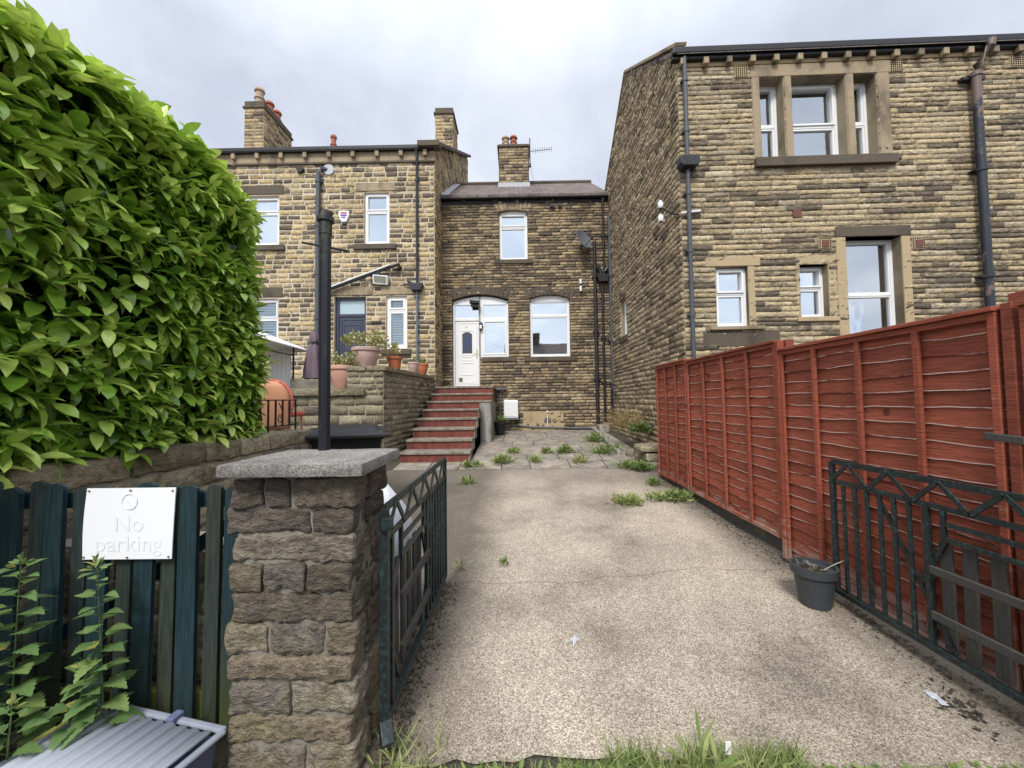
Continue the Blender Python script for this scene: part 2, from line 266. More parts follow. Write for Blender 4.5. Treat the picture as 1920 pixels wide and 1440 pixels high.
class MB:
    def __init__(s, fr=None): s.v = []; s.f = []; s.mi = []; s.fr = fr; s.t = None
    def add(s, vs, fs, mi=0):
        b = len(s.v)
        for p in vs:
            p = Vector(p)
            if s.fr: p = s.fr(p)
            if s.t: p = s.t @ p
            s.v.append(tuple(p))
        s.f += [tuple(b+i for i in f) for f in fs]; s.mi += [mi]*len(fs); return s
    def box(s, x0, x1, y0, y1, z0, z1, mi=0):
        return s.add([(x, y, z) for z in (z0, z1) for y in (y0, y1) for x in (x0, x1)], [(0, 2, 3, 1), (4, 5, 7, 6), (0, 1, 5, 4), (2, 6, 7, 3), (0, 4, 6, 2), (1, 3, 7, 5)], mi)
    def obox(s, a, b, wdt, hgt, mi=0, up=(0, 0, 1)):
        """bar from a to b with a rectangular section: wdt sideways, hgt along up"""
        a = Vector(a); b = Vector(b); d = (b-a).normalized(); up = Vector(up)
        if abs(d.dot(up)) > .99: up = Vector((0, 1, 0))
        sd_ = d.cross(up).normalized()*(wdt/2); u = sd_.cross(d).normalized()*(hgt/2)
        return s.add([a-sd_-u, a+sd_-u, a+sd_+u, a-sd_+u, b-sd_-u, b+sd_-u, b+sd_+u, b-sd_+u], [(0, 3, 2, 1), (4, 5, 6, 7), (0, 1, 5, 4), (1, 2, 6, 5), (2, 3, 7, 6), (3, 0, 4, 7)], mi)
    def tube(s, pts, r, n=10, mi=0, cap=True):
        pts = [Vector(p) for p in pts]; rs = r if hasattr(r, '__len__') else [r]*len(pts); vs = []; fs = []
        for i, p in enumerate(pts):
            d = (pts[min(i+1, len(pts)-1)]-pts[max(i-1, 0)]).normalized(); a = d.cross(Vector((0, 0, 1)) if abs(d.z) < .9 else Vector((1, 0, 0))).normalized(); b = d.cross(a)
            for k in range(n): t = 2*math.pi*k/n; vs.append(p+(a*math.cos(t)+b*math.sin(t))*rs[i])
        for i in range(len(pts)-1):
            for k in range(n): k2 = (k+1) % n; fs.append((i*n+k, i*n+k2, (i+1)*n+k2, (i+1)*n+k))
        if cap: fs += [tuple(range(n))[::-1], tuple((len(pts)-1)*n+k for k in range(n))]
        return s.add(vs, fs, mi)
    def lathe(s, c, prof, n=24, mi=0, sq=1.):
        vs = []; fs = []
        for (r, z) in prof:
            for k in range(n): t = 2*math.pi*k/n; vs.append((c[0]+r*math.cos(t), c[1]+r*sq*math.sin(t), c[2]+z))
        for i in range(len(prof)-1):
            for k in range(n): k2 = (k+1) % n; fs.append((i*n+k, i*n+k2, (i+1)*n+k2, (i+1)*n+k))
        fs += [tuple(range(n))[::-1], tuple((len(prof)-1)*n+k for k in range(n))]
        return s.add(vs, fs, mi)
    def prism(s, poly, y0, y1, mi=0):
        """poly in (x,z), extruded along y"""
        n = len(poly); vs = [(x, y0, z) for x, z in poly]+[(x, y1, z) for x, z in poly]
        return s.add(vs, [tuple(range(n)), tuple(range(n, 2*n))[::-1]]+[(i, (i+1) % n, n+(i+1) % n, n+i) for i in range(n)], mi)
    def build(s, name, mats, parent=None, bevel=0, smooth=False, label=None, recalc=True):
        me = bpy.data.meshes.new(name); me.from_pydata(s.v, [], s.f)
        for m in (mats if isinstance(mats, (list, tuple)) else [mats]): me.materials.append(m)
        if any(s.mi): me.polygons.foreach_set('material_index', s.mi)
        if recalc:
            bm = bmesh.new(); bm.from_mesh(me); bmesh.ops.recalc_face_normals(bm, faces=bm.faces); bm.to_mesh(me); bm.free()
        if smooth: me.polygons.foreach_set('use_smooth', [True]*len(me.polygons)); me.set_sharp_from_angle(angle=R(38))
        o = bpy.data.objects.new(name, me)
        if bevel:
            b = o.modifiers.new('bevel', 'BEVEL'); b.width = bevel; b.segments = 2; b.limit_method = 'ANGLE'; b.angle_limit = R(40)
        put(o, parent)
        if label: o['label'] = label
        return o
_K = rng.normal(size=(18, 3)); _P = rng.uniform(0, 6.28, 18)
def pn(p, scale=1.):
    """cheap smooth noise in about -1..1, p is (n,3)"""
    a = p*scale; r = np.zeros(len(a))
    for i, (k, ph) in enumerate(zip(_K, _P)): r += np.sin(a@(k*(1+.35*(i % 5)))*1.7+ph+2*np.sin(a@_K[(i+5) % 18]*.9))
    return r/6.
def np_mesh(name, V, F, mats, parent=None, tone=None, mi=None, smooth=True):
    me = bpy.data.meshes.new(name); V = np.asarray(V, np.float32); F = np.asarray(F, np.int32); k = F.shape[1]
    me.vertices.add(len(V)); me.vertices.foreach_set('co', V.ravel()); me.loops.add(F.size); me.loops.foreach_set('vertex_index', F.ravel())
    me.polygons.add(len(F)); me.polygons.foreach_set('loop_start', np.arange(0, F.size, k, dtype=np.int32))
    for m in (mats if isinstance(mats, (list, tuple)) else [mats]): me.materials.append(m)
    if mi is not None: me.polygons.foreach_set('material_index', np.asarray(mi, np.int32))
    if smooth: me.polygons.foreach_set('use_smooth', np.ones(len(F), bool))
    if tone is not None:
        a = me.attributes.new('tone', 'FLOAT_COLOR', 'POINT'); t = np.ones((len(V), 4), np.float32); t[:, :tone.shape[1]] = tone; a.data.foreach_set('color', t.ravel())
    me.update(calc_edges=True); me.validate()
    return put(bpy.data.objects.new(name, me), parent)

def stone_wall(name, parent, mats, fr, z0, z1, urange, holes, ch, sl, prot=.02, joint=.01, nu=5, nv=3, lining=.22, rough=.35, inset=.007, label=None, dark=.1, soot=(0, 1), smooth=False):
    """coursed stone face: every stone its own bulging grid standing proud of a mortar sheet; holes are (u0,u1,z0,z1)"""
    brk = sorted({z0, z1, *[h[2] for h in holes], *[h[3] for h in holes]}); brk = [b for b in brk if z0 <= b <= z1]
    zs = []
    for a, b in zip(brk, brk[1:]):
        if b-a < .004: continue
        n = max(1, round((b-a)/((ch[0]+ch[1])/2))); q = rng.uniform(ch[0], ch[1], n); q = a+np.cumsum(q)/q.sum()*(b-a); zs += list(zip([a, *q[:-1]], q))
    SV = []; SF = []; ST = []; base = 0; V2 = []; F2 = []
    U, W = np.meshgrid(np.arange(nu+1), np.arange(nv+1)); U = U.ravel(); W = W.ravel()
    fi = np.array([(j*(nu+1)+i, j*(nu+1)+i+1, (j+1)*(nu+1)+i+1, (j+1)*(nu+1)+i) for j in range(nv) for i in range(nu)])
    ring = (U == 0) | (U == nu) | (W == 0) | (W == nv)
    for za, zb in zs:
        ua, ub = urange((za+zb)/2); iv = [(ua, ub)]
        for h in holes:
            if h[2] < (za+zb)/2 < h[3]:
                nx = []
                for a, b in iv:
                    if h[0] > a: nx.append((a, min(b, h[0])))
                    if h[1] < b: nx.append((max(a, h[1]), b))
                iv = [x for x in nx if x[1]-x[0] > .003]
        for a, b in iv:
            V2 += [(a, 0, za), (b, 0, za), (b, 0, zb), (a, 0, zb)]
            L = b-a; u = a; cuts = [a]
            while True:
                u += rng.uniform(sl[0], sl[1])
                if u > b-sl[0]*.45: break
                cuts.append(u)
            cuts.append(b)
            for c0, c1 in zip(cuts, cuts[1:]):
                j = joint*rng.uniform(.6, 1.3)/2; x0, x1, y0, y1 = c0+j, c1-j, za+j, zb-j
                if x1-x0 < .02 or y1-y0 < .012: continue
                i_ = min(inset, (y1-y0)*.22, (x1-x0)*.22)
                us = np.concatenate([[x0], np.linspace(x0+i_, x1-i_, nu-1), [x1]])[U]; ws = np.concatenate([[y0], np.linspace(y0+i_, y1-i_, nv-1), [y1]])[W]
                p = prot*rng.uniform(.55, 1.25); dn = np.where(ring, -.004, p*(1+rough*rng.normal(size=len(U))))
                us = us+np.where((U == 0) | (U == nu), rng.normal(size=len(U))*.0015, 0); ws = ws+np.where(ring, rng.normal(size=len(U))*min(.0035, (zb-za)*.035), rng.normal(size=len(U))*.002)
                SV.append(np.stack([us, dn, ws], 1)); SF.append(fi+base); base += len(U)
                ST.append(np.tile([rng.random(), 1.05 if rng.random() < dark else np.clip(rng.beta(1.2, 1.9), *soot), rng.random()], (len(U), 1)))
    ns = len(SV)*len(fi)
    SV = np.concatenate(SV); SF = np.concatenate(SF); ST = np.concatenate(ST)
    V2 = np.array(V2, float)
    # linings of the openings
    L2 = []
    for h in holes:
        u0, u1, a, b = h; d = -lining
        L2 += [(u0, 0, a), (u0, d, a), (u0, d, b), (u0, 0, b), (u1, 0, a), (u1, 0, b), (u1, d, b), (u1, d, a), (u0, 0, b), (u0, d, b), (u1, d, b), (u1, 0, b), (u0, 0, a), (u1, 0, a), (u1, d, a), (u0, d, a)]
    if L2: V2 = np.concatenate([V2, np.array(L2, float)])
    A = np.concatenate([SV, V2]); o_, u_, n_ = (np.array(x) for x in (fr.o, fr.u, fr.n))
    if isinstance(fr, FrameR): k_ = A[:, 0]/(6.83-.045*A[:, 0]); A[:, 0] = 6.758*k_/(1+.02*k_)
    G = o_+A[:, :1]*u_+A[:, 1:2]*n_+A[:, 2:]*np.array([0, 0, 1.])
    F2 = np.arange(len(V2)).reshape(-1, 4)+len(SV); F = np.concatenate([SF, F2])
    T = np.concatenate([ST, np.tile([.5, .3, .5], (len(V2), 1))])
    o = np_mesh(name, G, F, mats, parent, T, np.concatenate([np.zeros(len(SF)), np.ones(len(F2))]), smooth=smooth)
    if label: o['label'] = label
    return o

def rock_blocks(name, blocks, mat, parent=None, res=.022, amp=.006, rnd=.014, label=None, soot=None):
    """closed rough blocks (x0,x1,y0,y1,z0,z1), one mesh"""
    AV = []; AF = []; AT = []; base = 0
    for (x0, x1, y0, y1, z0, z1) in blocks:
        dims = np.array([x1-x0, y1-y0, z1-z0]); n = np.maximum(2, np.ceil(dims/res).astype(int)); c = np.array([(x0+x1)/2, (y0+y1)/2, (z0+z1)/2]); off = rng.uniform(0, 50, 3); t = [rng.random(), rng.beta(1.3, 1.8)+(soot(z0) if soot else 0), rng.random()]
        for ax in range(3):
            a, b = [(1, 2), (2, 0), (0, 1)][ax]
            for sg in (-1, 1):
                I, J = np.meshgrid(np.linspace(-1, 1, n[a]+1), np.linspace(-1, 1, n[b]+1)); P = np.zeros((I.size, 3)); P[:, a] = I.ravel(); P[:, b] = J.ravel(); P[:, ax] = sg
                H = dims/2; Q = P*H; r = np.minimum(rnd, H.min()*.6); inn = np.clip(Q, -(H-r), H-r); d = Q-inn; l = np.linalg.norm(d, axis=1, keepdims=True); Q = inn+np.where(l > 1e-9, d/np.maximum(l, 1e-9)*r, 0)
                nr = np.where(l > 1e-9, d/np.maximum(l, 1e-9), 0); W = Q+c+off; h = pn(W, 9)*.7+pn(W+9, 26)*.45; Q = Q+nr*(h*amp)[:, None]+c
                k = n[a]+1; ff = [(jj*k+ii, jj*k+ii+1, (jj+1)*k+ii+1, (jj+1)*k+ii) for jj in range(n[b]) for ii in range(n[a])]; ff = np.array(ff)+base
                if sg < 0: ff = ff[:, ::-1]
                AV.append(Q); AF.append(ff); AT.append(np.tile(t, (len(Q), 1))); base += len(Q)
    o = np_mesh(name, np.concatenate(AV), np.concatenate(AF), mat, parent, np.concatenate(AT))
    if label: o['label'] = label
    return o

def leaves(P, D, Nn, L, Wd, tone, curl=.25, fold=.25, prof=(0.05, .6, .95, 1., .72, .04), jag=0):
    """P base points, D directions, Nn up normals (n,3) -> V, F, T of pointed folded leaves"""
    n = len(P); D = D/np.linalg.norm(D, axis=1, keepdims=True); Sd = np.cross(D, Nn); Sd /= np.maximum(np.linalg.norm(Sd, axis=1, keepdims=True), 1e-6); Up = np.cross(Sd, D)
    t = np.linspace(0, 1, len(prof)); m = len(prof); V = np.zeros((n, m, 3, 3)); T = np.zeros((n, m, 3, 3)); cu = curl*(1+.5*rng.normal(size=n)); fo = fold*(1+.4*rng.normal(size=n))
    for i in range(m):
        mid = P+D*(L*t[i])[:, None]-Up*(L*cu*t[i]**2)[:, None]
        jj = (1+jag*(1 if i % 2 else -1))
        for k, sg in enumerate((-1, 0, 1)):
            wv = Wd*.5*prof[i]*sg*jj; V[:, i, k] = mid+Sd*wv[:, None]+Up*(np.abs(wv)*fo)[:, None]; T[:, i, k, 0] = tone; T[:, i, k, 1] = abs(sg); T[:, i, k, 2] = t[i]
    f = np.array([(i*3+k, i*3+k+1, (i+1)*3+k+1, (i+1)*3+k) for i in range(m-1) for k in range(2)])
    F = (f[None]+(np.arange(n)*m*3)[:, None, None]).reshape(-1, 4); return V.reshape(-1, 3), F, T.reshape(-1, 3)
def join(parts):
    V = []; F = []; T = []; b = 0
    for v, f, t in parts: V.append(v); F.append(f+b); T.append(t); b += len(v)
    return np.concatenate(V), np.concatenate(F), np.concatenate(T)

def arch(u0, u1, zs, rise, n=10):
    return [(u0+(u1-u0)*i/n, zs+rise*(1-(2*i/n-1)**2)) for i in range(n+1)]
def window(fr, parent, u0, u1, z0, z1, rec=.1, transoms=(), mulls=(), rise=0, back=None, glass=None, fw=.05, sash=.035, label=None, name='window', openers=()):
    """white frame with sashes; pane and backing as children"""
    m = MB(fr); n1 = -rec; n0 = -rec-.07
    if rise:
        ap = arch(u0, u1, z1, rise); inner = arch(u0+fw, u1-fw, z1-fw*1.3, 0)
        m.prism(ap+inner[::-1], n0, n1)
        zt = z1-fw*1.3
    else: m.box(u0, u1, n0, n1, z1-fw, z1); zt = z1-fw
    m.box(u0, u0+fw, n0, n1, z0, zt); m.box(u1-fw, u1, n0, n1, z0, zt); m.box(u0+fw, u1-fw, n0, n1, z0, z0+fw)
    us = [u0+fw]+[x for x in mulls]+[u1-fw]
    for x in mulls: m.box(x-fw/2, x+fw/2, n0, n1-.002, z0+fw, zt)
    for z in transoms: m.box(u0+fw, u1-fw, n0, n1-.004, z-fw*.45, z+fw*.45)
    zc = [z0+fw]+list(transoms)+[zt]
    for i in range(len(zc)-1):
        for j in range(len(us)-1):
            a, b = us[j]+(fw/2 if j else 0), us[j+1]-(fw/2 if j < len(us)-2 else 0); c, d = zc[i]+(fw*.45 if i else 0), zc[i+1]-(fw*.45 if i < len(zc)-2 else 0)
            q = n1+(.018 if (i, j) in openers else -.012)
            m.box(a, b, n0+.01, q, d-sash, d); m.box(a, b, n0+.01, q, c, c+sash); m.box(a, a+sash, n0+.01, q, c+sash, d-sash); m.box(b-sash, b, n0+.01, q, c+sash, d-sash)
    o = m.build(name, M_upvc, parent, bevel=.005, label=label)
    MB(fr).box(u0+fw, u1-fw, n0+.012, n0+.022, z0+fw, zt).build('pane', glass or M_glass, o)
    if back: MB(fr).box(u0+.01, u1-.01, n0-.05, n0-.03, z0, z1-.01).build('blind', back, o)
    return o

# ------------------------------------------------------------------ ground
def gz(y):
    ks = [(-100, -.0), (2, 0), (3.5, .07), (5, .14), (7.17, .24), (7.7, .3), (12.2, .55), (400, .55)]
    for (a, za), (b, zb) in zip(ks, ks[1:]):
        if y <= b: return za+(zb-za)*(y-a)/(b-a)
    return .55
def sheet(name, x0, x1, ys, mat, dz, nx=2, edge=0):
    vs = []; xs = np.linspace(x0, x1, nx); ys = list(ys)
    for y in ys:
        for i, x in enumerate(xs): vs.append((x, y, gz(y)+dz))
    fs = [(j*nx+i, j*nx+i+1, (j+1)*nx+i+1, (j+1)*nx+i) for j in range(len(ys)-1) for i in range(nx-1)]
    o = np_mesh(name, vs, fs, mat); tag(o, kind='structure'); return o
sheet('ground', -300, 300, [-300, -5, 0, 1.6, 2, 3.5, 5, 7.2, 7.7, 12.2, 60, 400], M_ground, -.012)
sheet('pavement', -60, 60, [-2.2, 0, 1.42], M_asph, -.004)
sheet('road', -60, 60, [-9, -2.35], M_asph, -.1+.02)
# driveway slab with a slightly ragged front edge
vs = []; fs = []; nx = 60; xs = np.linspace(-2.35, 2.55, nx); ys = [None, 2.0, 2.6, 3.5, 5, 7.2]
for j, y in enumerate(ys):
    for x in xs: yy = 1.66+.05*math.sin(x*2.1+1)+.012*math.sin(x*17)+.01*math.sin(x*41) if y is None else y; vs.append((x, yy, gz(yy)+.0))
fs = [(j*nx+i, j*nx+i+1, (j+1)*nx+i+1, (j+1)*nx+i) for j in range(len(ys)-1) for i in range(nx-1)]
tag(np_mesh('driveway', vs, fs, M_drive), kind='structure')
# flagstones near the house
m = MB(); T = []
def flagrow(y0, y1, cuts, dz=.004):
    for a, b in zip(cuts, cuts[1:]):
        j = .009; za, zb = gz(y0), gz(y1); tl = random.uniform(-.004, .004)
        m.add([(a+j, y0+j, za+dz+tl), (b-j, y0+j, za+dz-tl), (b-j, y1-j, zb+dz-tl), (a+j, y1-j, zb+dz+tl), (a+j, y0+j, za-.05), (b-j, y0+j, za-.05), (b-j, y1-j, zb-.05), (a+j, y1-j, zb-.05)], [(0, 1, 2, 3), (0, 4, 5, 1), (1, 5, 6, 2), (2, 6, 7, 3), (3, 7, 4, 0)])
        t = random.random(); T.extend([(t, 0, 0)]*8)
y = 7.2; rows = [.62, .55, .6, .5, .7, .55, .6, .52, .38]
for k, h in enumerate(rows):
    x = -2.3 if y < 7.65 else -.92; cuts = [x]
    while cuts[-1] < 2.3: cuts.append(cuts[-1]+random.uniform(.5, .95))
    cuts[-1] = 2.62; flagrow(y, y+h, cuts); y += h
fl = m.build('flagstone_paving', M_flag, recalc=False); a = fl.data.attributes.new('tone', 'FLOAT_COLOR', 'POINT'); a.data.foreach_set('color', [c for t in T for c in (*t, 1)])
tag(fl, kind='structure')
m = MB(); m.box(-40, -2.56, -3, 4.4, 0, 1.02); m.box(-40, -4.66, 4.4, 11.1, 0, 1.02)
o = m.build('patio', M_flag); tag(o, kind='structure')
m = MB(); m.box(-4.62, -2.72, 7.95, 11.12, 0, 1.98); m.box(-5.6, -4.62, 10., 11.12, 1.03, 1.98)
o = m.build('terrace', M_flag); tag(o, kind='structure')

# ------------------------------------------------------------------ the centre house
HC = thing('terraced_house', 'narrow soot-stained middle house with white arched doorway, set back between its two neighbours', 'house', (0, 12.2, .5))
hC = [(-1.98, -1.13, 1.93, 4.83), (-1.13, -.22, 2.85, 4.83), (.45, 1.71, 2.84, 4.8), (-.48, .42, 5.93, 7.53)]
stone_wall('wall', HC, [M_stoneC, M_mortC], FC, .2, 7.9, lambda z: (-2.32, 3.02), hC, (.075, .115), (.14, .42), prot=.02, joint=.01, nu=6, nv=3, rough=.45, dark=.16)
def voussoirs(fr, parent, u0, u1, zs, rise, h, n, mat, name='arch_stones', zt=None):
    m = MB(fr)
    top = (zt or zs+rise+h)
    for i in range(n):
        a = u0-.06+(u1-u0+.12)*i/n; b = u0-.06+(u1-u0+.12)*(i+1)/n
        f = lambda u: zs+rise*(1-(2*(min(max(u, u0), u1)-u0)/(u1-u0)-1)**2)
        lean = ((a+b)/2-(u0+u1)/2)*.22; hh = h*random.uniform(.92, 1.06)
        m.prism([(a+.004, f(a)), (b-.004, f(b)), (b-.004+lean, f(b)+hh), (a+.004+lean, f(a)+hh)], -.18, .02+random.uniform(0, .012))
    o = m.build(name, mat, parent, bevel=.006); return o
M_vous = stone_mat('arch_sandstone', [(0, (.3, .22, .12)), (1, (.38, .28, .16))], (.6, 1.1))
voussoirs(FC, HC, -1.98, -.22, 4.66, .17, .3, 15, M_dressdark); voussoirs(FC, HC, .45, 1.71, 4.67, .12, .28, 11, M_dressdark); voussoirs(FC, HC, -.48, .42, 7.47, .05, .3, 9, M_dress)
# combined door + window unit
m = MB(FC); m.prism(arch(-1.98, -.22, 4.62, .17)+[(-.26, 4.52), (-1.94, 4.52)], -.17, -.1)
m.box(-1.98, -1.92, -.17, -.1, 1.95, 4.53); m.box(-.28, -.22, -.17, -.1, 2.86, 4.53); m.box(-1.15, -1.02, -.17, -.098, 1.95, 4.53)
m.box(-1.92, -1.15, -.17, -.102, 4.02, 4.1); m.box(-1.02, -.28, -.17, -.102, 4.02, 4.1); m.box(-1.02, -.28, -.17, -.1, 2.86, 2.93)
m.box(-1.92, -1.15, -.17, -.102, 1.95, 1.99)
for a, b, c, d in ((-1.92, -1.15, 4.1, 4.52), (-1.02, -.28, 4.1, 4.52)): m.box(a, b, -.16, -.115, c, c+.02); m.box(a, a+.02, -.16, -.115, c, d); m.box(b-.02, b, -.16, -.115, c, d)
for a, b, c, d in ((-1.02, -.28, 2.93, 4.02),):
    m.box(a, b, -.16, -.085, d-.05, d); m.box(a, b, -.16, -.085, c, c+.05); m.box(a, a+.05, -.16, -.085, c+.05, d-.05); m.box(b-.05, b, -.16, -.085, c+.05, d-.05)
dw = m.build('door_frame', M_upvc, HC, bevel=.006)
MB(FC).box(-1.92, -1.15, -.15, -.14, 4.1, 4.52).box(-1.02, -.28, -.15, -.14, 2.93, 4.52).build('pane', M_glass, dw)
MB(FC).box(-1.0, -.3, -.2, -.19, 2.93, 4.0).build('blind', M_drape, dw)
MB(FC).box(-.62, -.4, -.139, -.137, 3.83, 3.88).build('window_sticker', M_upvc, dw)
m = MB(FC); m.box(-1.91, -1.16, -.16, -.125, 2.0, 4.01)
m2 = [(-1.85, -1.22, 2.07, 3.95)]
for a, b, c, d, wd in ((-1.84, -1.23, 2.06, 3.95, .012), (-1.74, -1.33, 2.92, 3.72, .02), (-1.7, -1.37, 2.76, 2.87, .01), (-1.72, -1.35, 2.3, 2.7, .018)):
    for bx in ((a, b, d-wd, d), (a, b, c, c+wd)): m.box(bx[0], bx[1], -.126, -.112, bx[2], bx[3])
    m.box(a, a+wd, -.126, -.112, c+wd, d-wd); m.box(b-wd, b, -.126, -.112, c+wd, d-wd)
dr = m.build('door', M_upvc, HC, bevel=.004)
ap = arch(-1.69, -1.38, 3.6, .07, 6); MB(FC).prism([(-1.69, 2.99)]+ap+[(-1.38, 2.99)], -.127, -.119).build('door_glass', plain('leaded_dark_glass', (.035, .04, .05), .15, .6), dr)
m = MB(FC); m.prism([(-1.535, 3.05), (-1.51, 3.2), (-1.495, 3.31), (-1.51, 3.42), (-1.535, 3.6), (-1.56, 3.42), (-1.575, 3.31), (-1.56, 3.2)], -.119, -.114); m.build('blue_glass_motif', plain('blue_glass', (.01, .04, .25), .2, .6), dr)
MB(FC).box(-1.8, -1.69, -.127, -.118, 2.09, 2.22).build('cat_flap', plain('grey_cat_flap', (.13, .15, .11), .5), dr)
MB(FC).box(-1.245, -1.215, -.127, -.11, 2.83, 3.1).tube([(-1.23, -.11, 3.0), (-1.23, -.07, 3.0), (-1.33, -.07, 3.0)], .009, 6).build('door_handle', M_brass, dr)
def text_obj(name, body, size, loc, rot, mat, parent, extrude=.0015, align='CENTER', space=1.):
    c = bpy.data.curves.new(name, 'FONT'); c.body = body; c.size = size; c.extrude = extrude; c.align_x = align; c.align_y = 'CENTER'; c.space_line = space; c.resolution_u = 3
    t = bpy.data.objects.new(name, c); COL.objects.link(t); bpy.context.view_layer.update(); me = bpy.data.meshes.new_from_object(t.evaluated_get(bpy.context.evaluated_depsgraph_get())); bpy.data.objects.remove(t)
    me.transform(Matrix.Translation(loc) @ rot); me.materials.clear(); me.materials.append(mat); o = bpy.data.objects.new(name, me); return put(o, parent)
RX = Matrix.Rotation(math.pi/2, 4, 'X')
text_obj('door_number', '87', .09, (-1.55, 12.2+.123, 3.82), RX, M_brass, dr)
window(FC, HC, .45, 1.71, 2.84, 4.67, .1, (4.14,), rise=.12, fw=.055)
window(FC, HC, -.48, .42, 5.93, 7.47, .1, (7.0,), rise=.05, fw=.06, openers=((1, 0),), back=M_net)
for a, b, z in ((-1.05, 0.02, 2.84), (.26, 1.9, 2.83), (-.65, .57, 5.92)): MB(FC).box(a, b, -.15, .06, z-.13, z).build('window_sill', M_dressdark, HC, bevel=.01)
# roof, gutter
def slab(pts, th, name, mat, parent):
    m = MB(); n = len(pts); m.add([*pts, *[(x, y, z-th) for x, y, z in pts]], [tuple(range(n)), tuple(range(n, 2*n))[::-1]]+[(i, (i+1) % n, n+(i+1) % n, n+i) for i in range(n)])
    return m.build(name, mat, parent)
rf = slab([(-2.3, 12.02, 7.93), (2.98, 12.02, 7.93), (3.02, 15., 9.93), (-2.3, 15., 9.93)], .07, 'roof', M_slate, HC)
m = MB().tube([(-2.3, 15, 9.95), (3.02, 15, 9.95)], .09, 8); m.build('ridge_tiles', M_chpot if 0 else M_dressdark, rf)
MB().obox((-2.27, 12.05, 7.98), (-2.27, 15., 9.98), .05, .06).obox((-2.16, 12.1, 8.0), (-2.16, 15, 9.99), .18, .012).build('flashing', M_lead, rf)
slab([(-2.3, 18., 7.93), (3.0, 18., 7.93), (3.0, 15.02, 9.93), (-2.3, 15.02, 9.93)], .07, 'rear_roof', M_slate, rf)
MB().box(-2.32, 3.0, 17.8, 17.95, .3, 7.9).build('rear_wall', M_stoneC, HC)
MB(FC).box(-2.31, 3.02, 0.03, .17, 7.83, 7.95).box(-2.31, 3.02, .0, .03, 7.72, 7.96).build('gutter', M_blackpl, HC, bevel=.02)
def chimney(parent, x0, x1, y0, y1, z0, z1, mats, ch=(.09, .13), sl=(.18, .4), cap=.12, cm=None, band=True):
    """masonry stack as one mesh with four faces"""
    mm = []
    fr = [(Frame((0, y0, 0), (1, 0, 0), (0, -1, 0)), x0, x1), (Frame((x1, 0, 0), (0, 1, 0), (1, 0, 0)), y0, y1), (Frame((x0, 0, 0), (0, 1, 0), (-1, 0, 0)), y0, y1), (Frame((0, y1, 0), (1, 0, 0), (0, 1, 0)), x0, x1)]
    obs = [stone_wall('stack_face', None, mats, f, z0, z1, (lambda z, a=a, b=b: (a, b)), [], ch, sl, nu=3, nv=3, prot=.014) for f, a, b in fr]
    bpy.context.view_layer.update()
    me = obs[0].data; bm = bmesh.new()
    for o in obs: bm.from_mesh(o.data)
    bm.to_mesh(me); bm.free(); me.polygons.foreach_set('use_smooth', [True]*len(me.polygons))
    for o in obs[1:]: bpy.data.objects.remove(o)
    o = obs[0]; o.name = 'chimney'; COL.objects.unlink(o); put(o, parent)
    m = MB(); m.box(x0-.06, x1+.06, y0-.06, y1+.06, z1-.1, z1-.02)
    m.box(x0-.01, x1+.01, y0-.01, y1+.01, z1-.02, z1+cap); m.build('chimney_cap', cm or M_dressdark, o, bevel=.015); return o
def pot(parent, x, y, z, r, h, mat, cowl=False, ribs=True):
    m = MB(); pr = [(r*.95, 0), (r*.9, h*.3), (r*1.12, h*.34), (r*1.1, h*.42), (r*.85, h*.46), (r*.8, h*.8), (r*1.1, h*.84), (r*1.1, h*.92), (r*.95, h), (r*.7, h), (r*.7, h*.7)]
    if cowl: pr = [(r*1., 0), (r*.85, h*.45), (r*1.05, h*.47), (r*1.05, h*.5), (r*.8, h*.52), (r*.8, h*.76), (r*1.15, h*.78), (r*1.15, h*.84), (r*.9, h*.95), (r*.3, h*1.02)]
    m.lathe((x, y, z), pr, 14); return m.build('chimney_pot', mat, parent, smooth=True)
c = chimney(HC, -.53, .57, 14.2, 15.5, 9.2, 10.98, [M_stoneC, M_mortC], cap=.03)
MB().box(-.57, .61, 14.15, 15.5, 9.2, 9.52).build('lead_flashing', M_lead, c)
pot(c, -.28, 14.5, 11.0, .13, .5, M_chpotb, True); pot(c, .02, 14.5, 11.0, .13, .52, M_chpot, True); pot(c, .24, 14.8, 11.0, .13, .25, M_dressdark)
# aerial on the stack
ta = thing('television_aerial', 'thin many-toothed aerial reaching out from the middle chimney', 'aerial', (.6, 14.3, 10.2))
m = MB(); m.tube([(.62, 14.15, 10.1), (.62, 14.15, 11.18)], .02, 6); m.box(.55, .66, 14.1, 14.2, 10.1, 10.2); m.build('mast', M_black, ta)
m = MB(); a = Vector((.62, 14.15, 10.68)); b = Vector((1.42, 14.15, 10.76)); m.tube([a, b], .012, 5)
for k in range(9): p = a.lerp(b, .15+.85*k/8); m.tube([p-Vector((0, .02, .11)), p+Vector((0, .02, .11))], .007, 4)
m.build('boom', M_greypl, ta); MB().tube([(.64, 14.15, 10.1), (.7, 14.2, 9.8), (.78, 14.3, 9.45)], .006, 4).build('cable', M_greypl, ta)
